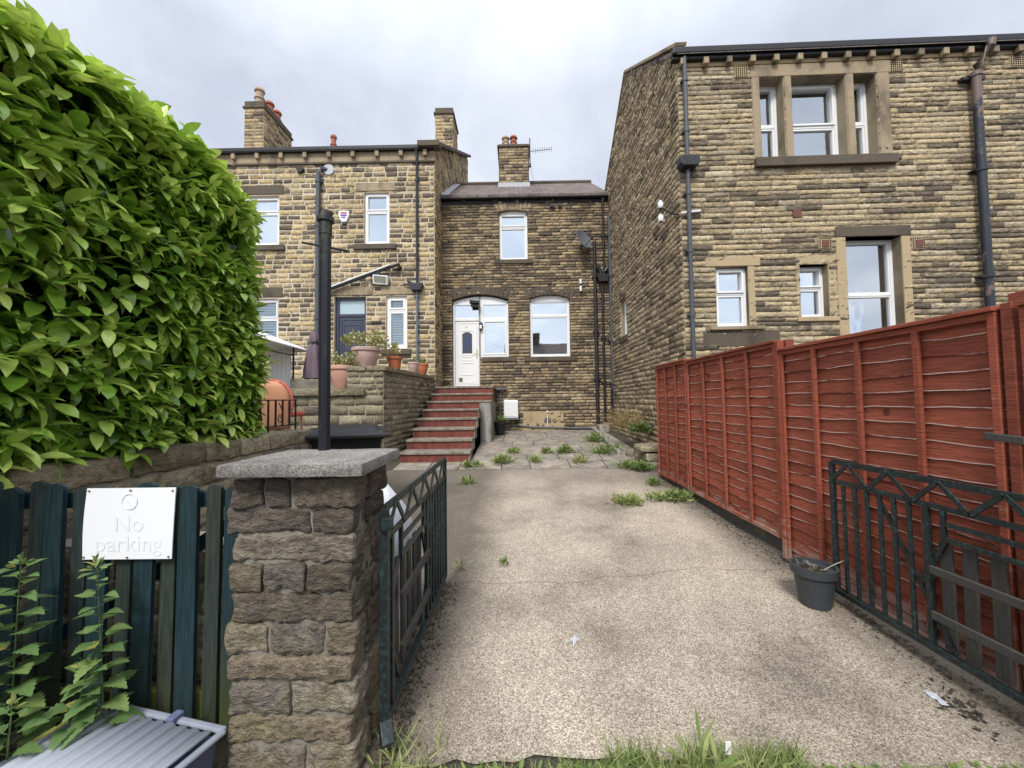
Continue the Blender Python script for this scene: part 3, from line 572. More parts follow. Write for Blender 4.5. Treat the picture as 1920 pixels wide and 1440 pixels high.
# pipes on the centre house, right corner
def pipe(fr, parent, pts, r, mat, collars=(), name='downpipe', n=12):
    m = MB(fr); m.tube(pts, r, n)
    for z in collars:
        p0 = next(((Vector(a), Vector(b)) for a, b in zip(pts, pts[1:]) if min(a[2], b[2]) <= z <= max(a[2], b[2])), None)
        if p0: a, b = p0; t = (z-a.z)/(b.z-a.z); q = a.lerp(b, t); m.tube([q-Vector((0, 0, .035)), q+Vector((0, 0, .035))], r*1.28, n); m.box(q.x-r*1.7, q.x+r*1.7, 0, q.y, z-.012, z+.012)
    return m.build(name, mat, parent, smooth=True)
pipe(FC, HC, [(2.5, .09, .6), (2.5, .09, 6.42)], .055, M_black, (5.3, 3.6, 2.1), name='soil_pipe')
pipe(FC, HC, [(2.79, .12, 7.8), (2.79, .09, 7.6), (2.79, .09, 5.35)], .038, M_black, (6.6,))
pipe(FC, HC, [(2.72, .1, 5.1), (2.72, .1, .9)], .04, M_black, (3.4, 2.))
pipe(FC, HC, [(2.97, .14, 7.2), (2.97, .14, 1.1)], .055, M_pipegrey, (6.6, 5.1, 3.3, 2.), name='soil_pipe')
m = MB(FC); m.prism([(2.6, 5.12), (2.86, 5.12), (2.92, 5.35), (2.54, 5.35)], .02, .24); m.tube([(2.55, .1, 5.65), (2.66, .1, 5.5), (2.72, .1, 5.3)], .06, 10); m.tube([(2.9, .1, 5.6), (2.8, .1, 5.45)], .055, 10); m.build('rainwater_hopper', M_black, HC, bevel=.01)
for u in (1.2, 1.45): 
    MB(FC).tube([(u, .0, 7.62), (u, .09, 7.62)], .07, 12).build('wall_vent', M_blackpl, HC)
m = MB(FC); m.tube([(-.5, .05, .78), (.5, .06, .66), (2.4, .06, .6)], .022, 8); m.build('waste_pipe', M_greypl, HC)
MB(FC).box(.2, 1.45, -.01, .026, .42, 1.14).build('stone_plinth_panel', M_dressnew, HC)
MB(FC).box(.85, 1.06, .02, .035, .78, .9).build('air_grille', plain('grey_grille', (.12, .11, .1), .8), HC)
MB(FC).tube([(.95, .04, .62), (.95, .04, 1.12)], .012, 6).tube([(.95, .03, 1.13), (.95, .09, 1.13)], .03, 8).build('white_outlet', M_upvc, HC)
m = MB(FC); m.tube([(-.5, .05, .7), (-.5, .05, 1.82)], .022, 8); m.box(-.72, -.28, .02, .16, 1.82, 1.86); m.build('metal_bracket_pipe', M_greypl, HC)
mb = thing('meter_box', 'white metal meter box on the wall right of the steps', 'meter box', (-.17, 12.2, 1.))
MB(FC).box(-.39, .05, .03, .24, .95, 1.5).build('case', M_upvc, mb, bevel=.02); MB(FC).box(-.36, .02, .24, .25, 1.0, 1.46).build('lid', M_upvc, mb, bevel=.005); MB(FC).box(-.4, .06, .02, .26, .9, .945).build('base', M_greypl, mb)
# lamp, security light, dish
t = thing('wall_lantern', 'small black lantern on the white frame beside the front door', 'lamp', (-1.09, 12.3, 3.8))
MB(FC).lathe((-1.09, -.04, 3.72), [(.03, 0), (.06, .03), (.065, .18), (.03, .24)], 10).build('lantern_body', M_black, t, smooth=True); MB(FC).box(-1.125, -1.055, .02, .03, 3.75, 3.86).build('lantern_glass', M_upvc, t)
t = thing('security_floodlight', 'black floodlight on the arched white frame over the front door', 'floodlight', (-1.27, 12.3, 4.5))
MB(FC).obox((-1.42, .06, 4.58), (-1.12, .06, 4.56), .2, .09).build('lamp_housing', M_blackpl, t, bevel=.01); MB(FC).box(-1.38, -1.16, .0, .1, 4.42, 4.5).build('bracket', M_blackpl, t)
t = thing('satellite_dish', 'dark grey satellite dish on the sooty wall right of the upper window', 'satellite dish', (2.15, 12.1, 6.3))
m = MB(); ax = Vector((.55, -.75, .35)).normalized(); q = ax.to_track_quat('Z', 'Y').to_matrix().to_4x4(); m.t = Matrix.Translation((2.12, 11.86, 6.4)) @ q
m.lathe((0, 0, 0), [(.001, -.05), (.12, -.042), (.22, -.02), (.29, .02), (.285, .025), (.2, -.008), (.1, -.03), (.001, -.038)], 24, sq=1.15); m.build('reflector', M_greypl, t, smooth=True)
MB().tube([(2.1, 12.19, 6.2), (2.1, 12.0, 6.22), (2.1, 11.92, 6.35)], .02, 8).tube([(2.12, 11.9, 6.15), (2.32, 11.55, 6.3)], .012, 6).box(2.28, 2.36, 11.5, 11.58, 6.28, 6.36).build('arm', M_blackpl, t)
t = thing('outdoor_spot_lamp', 'small white double spot lamp under the dish beside the black pipes', 'lamp', (2.05, 12.1, 5.))
MB(FC).tube([(2.05, .1, 4.86), (2.05, .1, 5.02)], .04, 10).tube([(2.05, .1, 5.1), (2.05, .1, 5.24)], .04, 10).build('lamp_head', M_white, t); MB(FC).box(2.03, 2.2, 0, .06, 5.03, 5.09).build('bracket', M_greypl, t)

# ------------------------------------------------------------------ left house
HL = thing('terraced_house', 'left sandstone house of large blocks with a slate-blue door behind a terrace', 'house', (-6, 11.15, 1.9))
hL = [(-8.05, -6.85, 6.1, 7.56), (-4.36, -3.63, 6.08, 7.6), (-8.1, -6.85, 3.0, 4.52), (-5.22, -4.3, 2.0, 4.54), (-3.72, -3.12, 3.02, 4.54)]
stone_wall('wall', HL, [M_stoneL, M_mortL], FL, .9, 8.5, lambda z: (-13, -2.31), hL, (.125, .155), (.22, .44), prot=.011, joint=.03, nu=6, nv=4, rough=.5, dark=.28)
FG = Frame((-2.31, 0, 0), (0, 1, 0), (1, 0, 0))
def ug(z):
    top = 19.3
    return (11.14 if z < 8.9 else 11.15+(z-8.9)/.6, top)
stone_wall('gable_wall', HL, [M_stoneL, M_mortL], FG, .9, 13.6, ug, [], (.125, .155), (.24, .46), prot=.016, joint=.018)
m = MB(); m.obox((-2.3, 11.0, 8.93), (-2.3, 19.35, 13.86), .34, .1); m.box(-2.75, -2.12, 10.9, 11.2, 8.82, 8.98); m.build('gable_coping', M_dressdark, HL, bevel=.01)
slab([(-13, 11.0, 8.86), (-2.4, 11.0, 8.86), (-2.4, 19.2, 13.6), (-13, 19.2, 13.6)], .08, 'roof', M_slate, HL)
MB().box(-13, -2.32, 19.2, 19.35, .9, 13.6).build('rear_wall', M_stoneS, HL)
MB().box(-13.1, -13, 11.15, 19.3, .9, 8.8).build('far_side_wall', M_stoneS, HL)
MB(FL).box(-13, -2.3, .02, .16, 8.8, 8.92).build('gutter', M_blackpl, HL, bevel=.02)
MB(FL).box(-13, -2.29, -.1, .035, 8.5, 8.8).build('eaves_course', M_dress, HL, bevel=.01); MB(FL).box(-13, -2.28, 0, .055, 8.46, 8.51).build('string_course', M_dressdark, HL)
for k, px in enumerate([-10.26, -9.56, -8.86, -8.16, -7.46, -6.76, -6.06, -5.36, -4.66, -3.96, -3.26, -2.56]): MB(FL).box(px-.055, px+.055, .03, .13, 8.62, 8.79).build('eaves_corbel', M_dress, HL, bevel=.008)
def lintel(fr, parent, u0, u1, z0, z1, mat, p=.025, name='lintel', d=-.2): return MB(fr).box(u0, u1, d, p, z0, z1).build(name, mat, parent, bevel=.01)
lintel(FL, HL, -8.3, -6.72, 7.6, 7.86, M_dressdark); lintel(FL, HL, -4.6, -3.46, 7.64, 7.88, M_dress); lintel(FL, HL, -5.4, -4.1, 4.58, 4.82, M_dress); lintel(FL, HL, -3.86, -2.9, 4.58, 4.8, M_dress); lintel(FL, HL, -8.3, -6.72, 4.56, 4.84, M_dressdark)
for a, b, z in ((-8.3, -6.66, 6.08), (-4.66, -3.42, 6.06), (-3.85, -3.0, 3.0), (-8.3, -6.66, 2.98)): lintel(FL, HL, a, b, z-.15, z, M_dressdark, .07, 'window_sill')
window(FL, HL, -8.05, -6.85, 6.1, 7.56, .08, (7.08,), back=M_blind, fw=.06, openers=((1, 0),)); window(FL, HL, -4.36, -3.63, 6.08, 7.6, .07, (7.06,), back=M_net, fw=.06, openers=((1, 0),))
window(FL, HL, -8.1, -6.85, 3.0, 4.52, .08, (3.95,), back=M_blindd, glass=M_glassd, fw=.06, openers=((1, 0),)); window(FL, HL, -3.72, -3.12, 3.02, 4.54, .07, (4.13,), back=M_blindd, glass=M_glassd, fw=.07, sash=.05, openers=((1, 0),))
m = MB(FL); m.box(-5.22, -5.13, -.2, -.1, 2, 4.54); m.box(-4.38, -4.3, -.2, -.1, 2, 4.54); m.box(-5.13, -4.38, -.2, -.1, 4.46, 4.54); m.box(-5.13, -4.38, -.2, -.1, 3.98, 4.06)
dl = m.build('door_frame', M_slatedoor, HL, bevel=.006); MB(FL).box(-5.13, -4.38, -.16, -.15, 4.06, 4.46).build('fanlight', M_frost, dl)
m = MB(FL); m.box(-5.13, -4.38, -.18, -.13, 2., 3.98)
for a, b, c, d in ((-5.06, -4.45, 2.1, 3.9), (-5.0, -4.51, 3.0, 3.75), (-5., -4.51, 2.2, 2.85)):
    m.box(a, b, -.131, -.116, d-.02, d); m.box(a, b, -.131, -.116, c, c+.02); m.box(a, a+.02, -.131, -.116, c+.02, d-.02); m.box(b-.02, b, -.131, -.116, c+.02, d-.02)
m.build('door', M_slatedoor, HL, bevel=.004)
# door canopy rail
m = MB(FL); m.tube([(-5.45, .12, 4.68), (-4.3, .12, 5.08), (-3.52, .12, 5.36), (-3.3, .12, 5.43), (-3.27, .1, 5.36), (-3.4, .08, 5.26)], .045, 8); m.tube([(-5.44, .17, 4.72), (-3.55, .17, 5.4)], .02, 6, 1); m.box(-3.95, -3.87, 0, .16, 5.0, 5.2); m.build('sloping_waste_pipe', [M_black, M_upvc], HL, smooth=True)
# pipes
pipe(FL, HL, [(-5.66, .1, 2.), (-5.66, .1, 8.18), (-5.58, .08, 8.3), (-5.45, -.02, 8.3)], .065, M_pipegrey, (7.9, 6.6, 5.2, 3.9), name='soil_pipe')
MB(FL).tube([(-5.4, -.01, 8.3), (-5.4, .035, 8.3)], .16, 14).build('plaster_patch', M_lead, HL)
pipe(FL, HL, [(-2.8, .13, 8.8), (-2.8, .08, 8.6), (-2.8, .08, 4.9)], .035, M_black, (7.9, 6.6, 5.6)); pipe(FL, HL, [(-2.8, .08, 4.66), (-2.8, .08, 2.25)], .035, M_greypl, (4.5, 3.2))
m = MB(FL); m.prism([(-2.95, 4.65), (-2.68, 4.65), (-2.62, 4.85), (-3.02, 4.85)], .0, .22); m.tube([(-2.9, .1, 4.85), (-3.1, .06, 4.98)], .03, 8); m.tube([(-2.95, .1, 4.82), (-3.2, .05, 4.86)], .025, 8); m.build('rainwater_hopper', M_black, HL, bevel=.01)
MB(FL).tube([(-6.22, 0, 8.3), (-6.22, .1, 8.3)], .1, 12).build('wall_vent', M_blackpl, HL)
# chimneys of the left house
c = chimney(HL, -10.5, -9.75, 14.8, 16.7, 11., 13.15, [M_stoneL, M_mortL], (.12, .15), (.25, .4), cap=.2)
for k, (x, y) in enumerate(((-10.05, 15.0), (-10.1, 15.7), (-10.1, 16.2))): pot(c, x, y, 13.35, .17, .62, M_chpot if k else M_chpotb)
c = chimney(HL, -2.93, -2.27, 14.4, 15.5, 9.5, 12.45, [M_stoneL, M_mortL], (.12, .15), (.22, .34), cap=.16)
pot(c, -2.55, 14.9, 12.6, .13, .22, M_black)
c = chimney(HL, -7.9, -7.4, 16., 16.5, 11.3, 12.15, [M_stoneL, M_mortL], cap=.05); pot(c, -7.65, 16.2, 12.2, .12, .66, M_chpot)
# fixed things on it
t = thing('burglar_alarm', 'white shield-shaped alarm box with purple and red bars, on the left house', 'alarm box', (-4.93, 11.1, 6.8))
MB(FL).prism([(-5.07, 7.04), (-4.79, 7.04), (-4.77, 6.93), (-4.86, 6.72), (-5.0, 6.72), (-5.09, 6.93)], 0, .07).build('case', M_upvc, t, bevel=.01)
MB(FL).prism([(-5.0, 6.76), (-4.86, 6.76), (-4.88, 6.66), (-4.98, 6.66)], 0, .06).build('base', M_slatedoor, t)
m = MB(FL); m.box(-5.02, -4.84, .07, .074, 6.95, 7.0); m.box(-5.02, -4.84, .07, .074, 6.88, 6.93, 1); m.box(-4.99, -4.87, .07, .074, 6.82, 6.86, 1); m.build('warning_bars', [plain('alarm_red', (.45, .06, .12), .5), plain('alarm_purple', (.12, .06, .3), .5)], t)
t = thing('security_floodlight', 'white-rimmed floodlight on the wall above the slate-blue door', 'floodlight', (-4.0, 11.1, 4.9))
m = MB(FL); m.obox((-4.05, .12, 5.0), (-3.62, .12, 4.96), .12, .26, up=(0, .35, 1)); m.build('lamp_housing', M_white, t, bevel=.02); MB(FL).obox((-4.0, .185, 5.0), (-3.67, .185, 4.96), .02, .18, up=(0, .35, 1)).build('lamp_glass', plain('lamp_glass', (.25, .25, .2), .2, .6), t); MB(FL).box(-4.12, -4.02, 0, .1, 4.88, 5.02).build('bracket', M_blackpl, t)
t = thing('bulkhead_lamp', 'cream oval bulkhead lamp on the wall between slate-blue door and narrow window', 'lamp', (-4.0, 11.1, 3.85))
MB(FL).lathe((-4.0, .04, 3.78), [(.08, 0), (.13, .03), (.13, .13), (.08, .16)], 14, sq=.5).build('lamp_cover', M_cream, t, smooth=True); MB(FL).box(-4.13, -3.86, 0, .05, 3.74, 3.78).build('base', M_black, t)

# ------------------------------------------------------------------ right house
HR = thing('end_terrace_house', 'large tan sandstone house on the right with a three-light mullioned window under the eaves', 'house', (6, 6.6, .2))
hR = [(4.29, 4.68, 5.6, 7.05), (4.82, 5.7, 5.6, 7.05), (5.84, 6.2, 5.6, 7.05), (5.58, 6.47, 2.3, 4.2), (4.82, 5.28, 2.84, 3.74), (3.44, 3.97, 2.7, 3.73)]
skip = [(4.13, 6.43, 5.44, 7.3), (5.42, 6.62, 2.3, 4.38), (4.76, 5.42, 2.78, 3.9), (3.27, 4.17, 3.74, 3.9)]
stone_wall('wall', HR, [M_stoneR, M_mortR], FR, 0, 7.29, lambda z: (2.9, 12.2), hR, (.078, .108), (.18, .6), prot=.015, joint=.007, nu=9, nv=4, rough=.42, lining=.3, dark=.13)
def us_(z): 
    a = 6.7 if z < 7.6 else 6.7+(z-7.6)/.73; b = 13.3 if z < 7.6 else 13.3-(z-7.6)/.73; return (a, b)
stone_wall('gable_wall', HR, [M_stoneS, M_mortR], FS, -.05, 9.95, us_, [(10.35, 11.0, 3.2, 4.22)], (.09, .13), (.2, .46), prot=.022, joint=.012, nu=7, nv=4, rough=.45, label='side wall with one narrow slit window')
window(FS, HR, 10.35, 11.0, 3.2, 4.22, .1, (), fw=.06, back=M_net); lintel(FS, HR, 10.2, 11.1, 3.04, 3.19, M_dressdark, .06, 'window_sill'); lintel(FS, HR, 10.25, 11.1, 4.23, 4.4, M_dressdark)
m = MB(FS); m.obox((6.62, -.05, 7.66), (9.9, -.05, 10.0), .2, .06); m.obox((9.9, -.05, 10.0), (13.4, -.05, 7.66), .2, .06); m.build('gable_coping', M_dress, HR, bevel=.01)
slab([(2.85, 6.55, 7.5), (12.5, 6.35, 7.5), (12.5, 10., 10.02), (2.95, 10., 10.02)], .08, 'roof', M_slate, HR); slab([(2.95, 10., 10.02), (12.5, 10, 10.02), (12.5, 13.4, 7.6), (3., 13.4, 7.6)], .08, 'rear_roof', M_slate, HR)
MB().box(3.05, 12.5, 13.2, 13.3, 0, 7.5).box(12.4, 12.5, 6.4, 13.2, 0, 7.5).build('rear_wall', M_stoneS, HR)
m = MB(FR); m.box(2.78, 12.2, .03, .16, 7.43, 7.55); m.box(2.78, 12.2, .0, .11, 7.36, 7.42); m.build('gutter', M_blackpl, HR, bevel=.02)
MB(FR).box(2.88, 12.2, -.1, .03, 7.29, 7.4).build('eaves_course', M_dressnew, HR, bevel=.008)
for k in range(24): u = 2.97+.39*k; MB(FR).box(u-.045, u+.045, .03, .12, 7.27, 7.39).build('eaves_corbel', M_dress, HR, bevel=.012)
# mullioned window surround
lintel(FR, HR, 4.13, 6.43, 7.06, 7.275, M_dress, .03, d=-.22); lintel(FR, HR, 4.14, 6.44, 5.44, 5.6, M_dressdark, .09, 'window_sill', -.22)
for a, b in ((4.14, 4.29), (4.68, 4.82), (5.7, 5.84), (6.2, 6.42)): 
    m = MB(FR); m.add([(a, -.22, 5.6), (b, -.22, 5.6), (b, .0, 5.6), (b-.02, .028, 5.6), (a+.02, .028, 5.6), (a, .0, 5.6)]+[(x, y, 7.058) for x, y in ((a, -.22), (b, -.22), (b, .0), (b-.02, .028), (a+.02, .028), (a, .0))], [(0, 1, 2, 3, 4, 5), (11, 10, 9, 8, 7, 6)]+[(i, (i+1) % 6, 6+(i+1) % 6, 6+i) for i in range(6)])
    m.build('mullion', M_dress, HR)
window(FR, HR, 4.29, 4.68, 5.6, 7.06, .19, (6.3,), fw=.045, back=M_net); window(FR, HR, 4.82, 5.7, 5.6, 7.06, .19, (6.28,), fw=.05, back=None, openers=((1, 0),)); window(FR, HR, 5.84, 6.2, 5.6, 7.06, .19, (6.3,), fw=.045, back=M_net)
MB(FR).tube([(5.5, -.62, 5.86), (5.5, -.6, 5.86)], .34, 28).build('reflection_disc', M_cream, HR, label='pale disc added inside the upper window, imitating a reflection'); MB(FR).box(5.36, 5.7, -.59, -.57, 5.98, 6.02).box(5.43, 5.47, -.59, -.57, 5.6, 5.979).box(5.58, 5.62, -.59, -.57, 5.6, 5.979).build('reflection_disc_bars', M_pipegrey, HR)  # disc and bars added to imitate a pale reflection in the pane
lintel(FR, HR, 5.42, 6.62, 4.2, 4.38, M_dressdark, .03)
lintel(FR, HR, 5.42, 5.58, 2.2, 4.2, M_dressnew, .02, 'window_jamb'); lintel(FR, HR, 6.47, 6.61, 2.2, 4.2, M_dressnew, .02, 'window_jamb'); lintel(FR, HR, 5.4, 6.64, 2.1, 2.24, M_dress, .07, 'window_sill')
window(FR, HR, 5.58, 6.47, 2.3, 4.2, .16, (3.24,), fw=.045, sash=.025)
lintel(FR, HR, 4.76, 5.42, 3.74, 3.9, M_dressnew, .016); lintel(FR, HR, 5.28, 5.418, 2.84, 3.74, M_dressnew, .014, 'window_jamb'); lintel(FR, HR, 4.76, 4.82, 2.84, 3.74, M_dressnew, .014, 'window_jamb'); lintel(FR, HR, 4.74, 5.417, 2.76, 2.84, M_dressnew, .05, 'window_sill')
window(FR, HR, 4.82, 5.28, 2.84, 3.74, .12, (3.36,), fw=.04, sash=.03, openers=((1, 0),), back=M_net)
lintel(FR, HR, 3.26, 4.18, 3.74, 3.9, M_dressnew, .022); lintel(FR, HR, 3.3, 4.2, 2.64, 2.7, M_dress, .07, 'window_sill'); lintel(FR, HR, 3.2, 4.45, 2.36, 2.6, M_dressdark, .024, 'stone_block')
lintel(FR, HR, 3.97, 4.08, 2.7, 3.735, M_dressnew, .018, 'window_jamb')
window(FR, HR, 3.44, 3.97, 2.7, 3.73, .07, (3.28,), fw=.04, sash=.035, openers=((1, 0),), back=M_net)
def airbrick(u, z, wd, hh, plate):
    m = MB(FR); m.box(u-wd/2, u+wd/2, -.02, .03, z-hh/2, z+hh/2); n = 6
    for i in range(n):
        for j in range(n):
            if plate and 1 <= i <= 4 and 1 <= j <= 4: continue
            x = u-wd/2+wd*(i+.5)/n; y = z-hh/2+hh*(j+.5)/n; m.box(x-wd*.055, x+wd*.055, .029, .033, y-hh*.055, y+hh*.055, 1)
    if plate: m.box(u-wd*.28, u+wd*.28, .03, .045, z-hh*.28, z+hh*.28, 2)
    return m.build('air_brick', [M_cream, M_hole, M_rust], HR)
airbrick(3.98, 7.17, .21, .2, 0); airbrick(6.53, 7.17, .2, .2, 0); airbrick(8.44, 7.17, .21, .2, 0); airbrick(5.24, 4.09, .2, .2, 1); airbrick(6.73, 4.06, .2, .2, 1); airbrick(8.6, 4.06, .2, .2, 1)
MB(FR).box(4.74, 4.88, 0, .035, 4.56, 4.7).build('air_vent_cover', M_rust, HR)
pipe(FR, HR, [(2.99, .1, 7.4), (2.99, .1, 5.6)], .035, M_pipegrey, (7.0, 6.1)); pipe(FR, HR, [(2.99, .1, 5.4), (2.99, .1, .3)], .035, M_pipegrey, (5.0, 4.0, 2.9))
MB(FR).prism([(2.87, 5.42), (3.11, 5.42), (3.15, 5.47), (3.15, 5.6), (2.83, 5.6), (2.83, 5.47)], .02, .22).build('rainwater_hopper', M_black, HR, bevel=.012)
m = Mat('peeling_black_pipe', .5, .35); n = m.noise(7, 6, .7, sc=(1, 1, .5)); z = m.xyz()[2]
k = m.math('ADD', n, m.ramp(m.math('DIVIDE', z, 8.), [(0, .1), (.45, .06), (.69, .0), (.76, .0), (.775, .2), (.86, .2)])); m.col(m.mix(m.ramp(k, [(.6, 0.), (.66, 1.)]), (.025, .03, .04), (.15, .105, .09))).bump(n, .3, .004)
pipe(FR, HR, [(7.9, .17, 7.44), (7.88, .17, 7.32), (7.7, .14, 7.02), (7.68, .12, 6.9), (7.68, .12, .3)], .06, m.m, (6.88, 5.25, 3.45))
MB(FR).box(7.5, 7.86, 0, .1, 6.82, 6.87).build('pipe_bracket', M_black, HR)
# pipes on the gable wall corner
m = MB(FS); m.tube([(11.9, .1, 1.95), (11.75, .14, 1.75), (11.9, .1, 1.2)], .035, 8); m.build('broken_pipe', M_black, HR)
for k, z in enumerate((4.8, 4.6)): pass
for k, (z, wrd) in enumerate(((4.86, 'upper'), (4.62, 'lower'))):
    t = thing('security_camera', wrd+' one of two white dome cameras on the corner of the right house', 'camera', (2.65, 6.75, z))
    MB().lathe((2.55, 6.72, z-.06), [(.03, 0), (.045, .02), (.045, .09), (.02, .13)], 12).build('camera_body', M_upvc, t, smooth=True)
    MB().lathe((2.55, 6.72, z-.085), [(.001, 0), (.025, .008), (.03, .03)], 10).build('camera_lens', M_blackpl, t, smooth=True)
    MB().tube([(2.55, 6.72, z-.03), (2.72, 6.72, 4.7), (2.86, 6.72, 4.68)], .012, 6).build('bracket', M_black, t)
MB(FR).tube([(2.88, .06, 4.67), (3.2, .06, 4.7)], .02, 6).build('conduit', M_upvc, HR)

# ------------------------------------------------------------------ steps
st = thing('stone_steps', 'eight red-tiled steps with worn stone treads climbing to the white door', 'steps', (-1.6, 7.7, .3))
m = MB(); tr = MB(); rise = (1.9-.3)/8; run = .47; y0 = 7.72
for i in range(8):
    x1 = -.95 if i < 5 else -.66; ya = y0+run*i; zt = .3+rise*(i+1); yb = ya+run if i < 7 else 12.2
    m.box(-2.3, x1, ya, yb+.0, .1, zt-.05)
    tr.box(-2.31, x1+.025, ya-.03, yb+(.02 if i < 7 else -.01), zt-.049, zt)
m.build('riser', M_tile, st, label='red quarry tile risers'); tr.build('tread', M_tread, st, bevel=.008)
m = MB(); m.box(-.95, -.648, 10.055, 12.19, .2, 1.448); m.build('rendered_side_wall', M_render, st, bevel=.012)
m = MB()
for i in range(5): m.box(-.949, -.93, y0+run*i+.01, 10.11, .1, .3+rise*(i+1)-.05)
m.build('rendered_stringer', M_render, st)

# ------------------------------------------------------------------ retaining walls
rw = thing('retaining_wall', 'mossy coursed retaining wall holding up the terrace beside the steps', 'wall', (-3, 7.7, .2))
F1 = Frame((0, 7.6, 0), (1, 0, 0), (0, -1, 0)); F2_ = Frame((0, 7.602, 0), (1, 0, 0), (0, -1, 0)); F3 = Frame((-2.59-.0716*7.78, 0, 0), (.0716, 1, 0), (1, -.0716, 0)); F4 = Frame((-4.54, 0, 0), (0, 1, 0), (-1, 0, 0))
stone_wall('lower_face', rw, [M_stoneT, M_mortT], F1, .2, 1.62, lambda z: (-4.53, -2.58), [], (.15, .19), (.25, .5), prot=.016, joint=.02, nu=7, nv=4, rough=.4, dark=.15)
stone_wall('upper_face', rw, [M_stoneT, M_mortT], F2_, 1.62, 2.1, lambda z: (-3.3, -2.58), [], (.12, .15), (.2, .4), prot=.016, joint=.02, nu=7, nv=4, rough=.4, dark=.15)
stone_wall('side_face', rw, [M_stoneT, M_mortT], F3, .2, 2.1, lambda z: (7.6, 11.12), [], (.1, .13), (.14, .3), prot=.016, joint=.02, nu=7, nv=4, rough=.4, dark=.15)
stone_wall('end_face', rw, [M_stoneT, M_mortT], F4, .9, 1.62, lambda z: (7.56, 11.1), [], (.15, .19), (.25, .5), prot=.016, joint=.02, nu=7, nv=4, rough=.4, dark=.15)
MB().box(-4.5, -2.72, 7.62, 7.94, .2, 1.6).box(-3.28, -2.72, 7.62, 7.94, 1.6, 2.09).build('wall_core', M_mortT, rw)
rock_blocks('coping_stone', [(-4.58, -3.75, 7.5, 7.98, 1.625, 1.77), (-3.74, -2.93, 7.5, 7.6, 1.625, 1.76), (-3.74, -3.31, 7.6, 7.98, 1.625, 1.76)], M_stoneT, rw, res=.06, amp=.012, rnd=.03)
cb = []; 
for i in range(5): cb.append((-3.3+i*0, -2.55, 7.7, 7.7, 0, 0)) if 0 else None
rock_blocks('coping_stone', [(-3.3, -2.93, 7.55, 8.1, 2.105, 2.2), (-2.92, -2.52, 7.55, 8.1, 2.105, 2.2)], M_stoneT, rw, res=.05, amp=.008, rnd=.02)
m = MB(F3)
for i in range(5): a = 8.12+i*.6; m.box(a, a+.59, -.3, .05, 2.105, 2.195+.008*(i % 2))
m.build('coping_stone', M_stoneT, rw, bevel=.015)
# low garden wall on the left
lw = thing('garden_wall', 'low wall of big gritstone blocks below the laurel hedge', 'wall', (-2.5, 2, 0))
FWl = Frame((-2.42, 0, 0), (0, 1, 0), (1, 0, 0))
stone_wall('wall_face', lw, [M_stoneT, M_mortP], FWl, -.05, 1.04, lambda z: (-1.5, 4.58), [], (.13, .17), (.22, .48), prot=.022, joint=.012, nu=10, nv=6, rough=.22)
FP = Frame((0, 1.98, 0), (1, 0, 0), (0, -1, 0))
stone_wall('front_return', lw, [M_stoneT, M_mortP], FP, -.05, .78, lambda z: (-2.42, -1.2), [], (.14, .2), (.25, .45), prot=.018, joint=.012, nu=10, nv=6, rough=.25)
MB().box(-2.42, -1.2, 1.985, 2.2, -.05, .79).build('wall_core', M_mortP, lw)
bl = []; y = -1.5
while y < 4.5: l = random.uniform(.32, .62); bl.append((-2.66, -2.395, y+.006, min(y+l, 4.6), 1.045, 1.045+random.uniform(.14, .17))); y += l
rock_blocks('coping_stone', bl, M_stoneT, lw, res=.035, amp=.012, rnd=.028)
MB().box(-2.56, -2.425, -1.5, 4.55, -.05, 1.05).build('wall_core', M_mortP, lw)
FE = Frame((0, 4.58, 0), (1, 0, 0), (0, 1, 0))
stone_wall('wall_end', lw, [M_stoneT, M_mortP], FE, 0, 1.04, lambda z: (-4.6, -2.43), [], (.13, .17), (.22, .48), prot=.02)
# low broken wall by the fence
lb = thing('broken_stone_wall', 'short broken end of rough stone wall against the red fence', 'wall', (2.4, 7.3, .2))
rock_blocks('stone_block', [(2.28, 2.52, 7.05, 7.3, .2, .36), (2.53, 2.8, 7.0, 7.3, .2, .38), (2.3, 2.62, 7.08, 7.34, .37, .52), (2.63, 2.85, 7.05, 7.35, .385, .54), (2.2, 2.75, 7.05, 7.5, .535, .64), (2.35, 2.8, 7.5, 8.0, .25, .6)], M_stoneT, lb, res=.05, amp=.012, rnd=.03)
rb = [];
for i in range(26):
    x, y = random.uniform(2.25, 2.85), random.uniform(7.55, 8.9); s = random.uniform(.04, .1); z = .3+random.uniform(0, .28)*(x-2.1)
    rb.append((x-s, x+s, y-s, y+s, z-s*.6, z+s*.6))
t = tag(rock_blocks('rubble_heap', rb, M_stoneT, res=.05, amp=.012, rnd=.03), 'heap of loose stone rubble under the tan gable wall', 'rubble', kind='stuff')
kb = thing('kerb_edging', 'low stone edging strip running from the house corner past the rubble', 'kerb', (2.3, 9, .3))
MB().obox((2.35, 12.1, .58), (2.12, 8.2, .36), .1, .12).build('edging_stone', M_render, kb, bevel=.01)
MB().box(2.45, 2.75, 11.7, 12.1, .5, .72).build('gully_block', M_render, kb, bevel=.02)

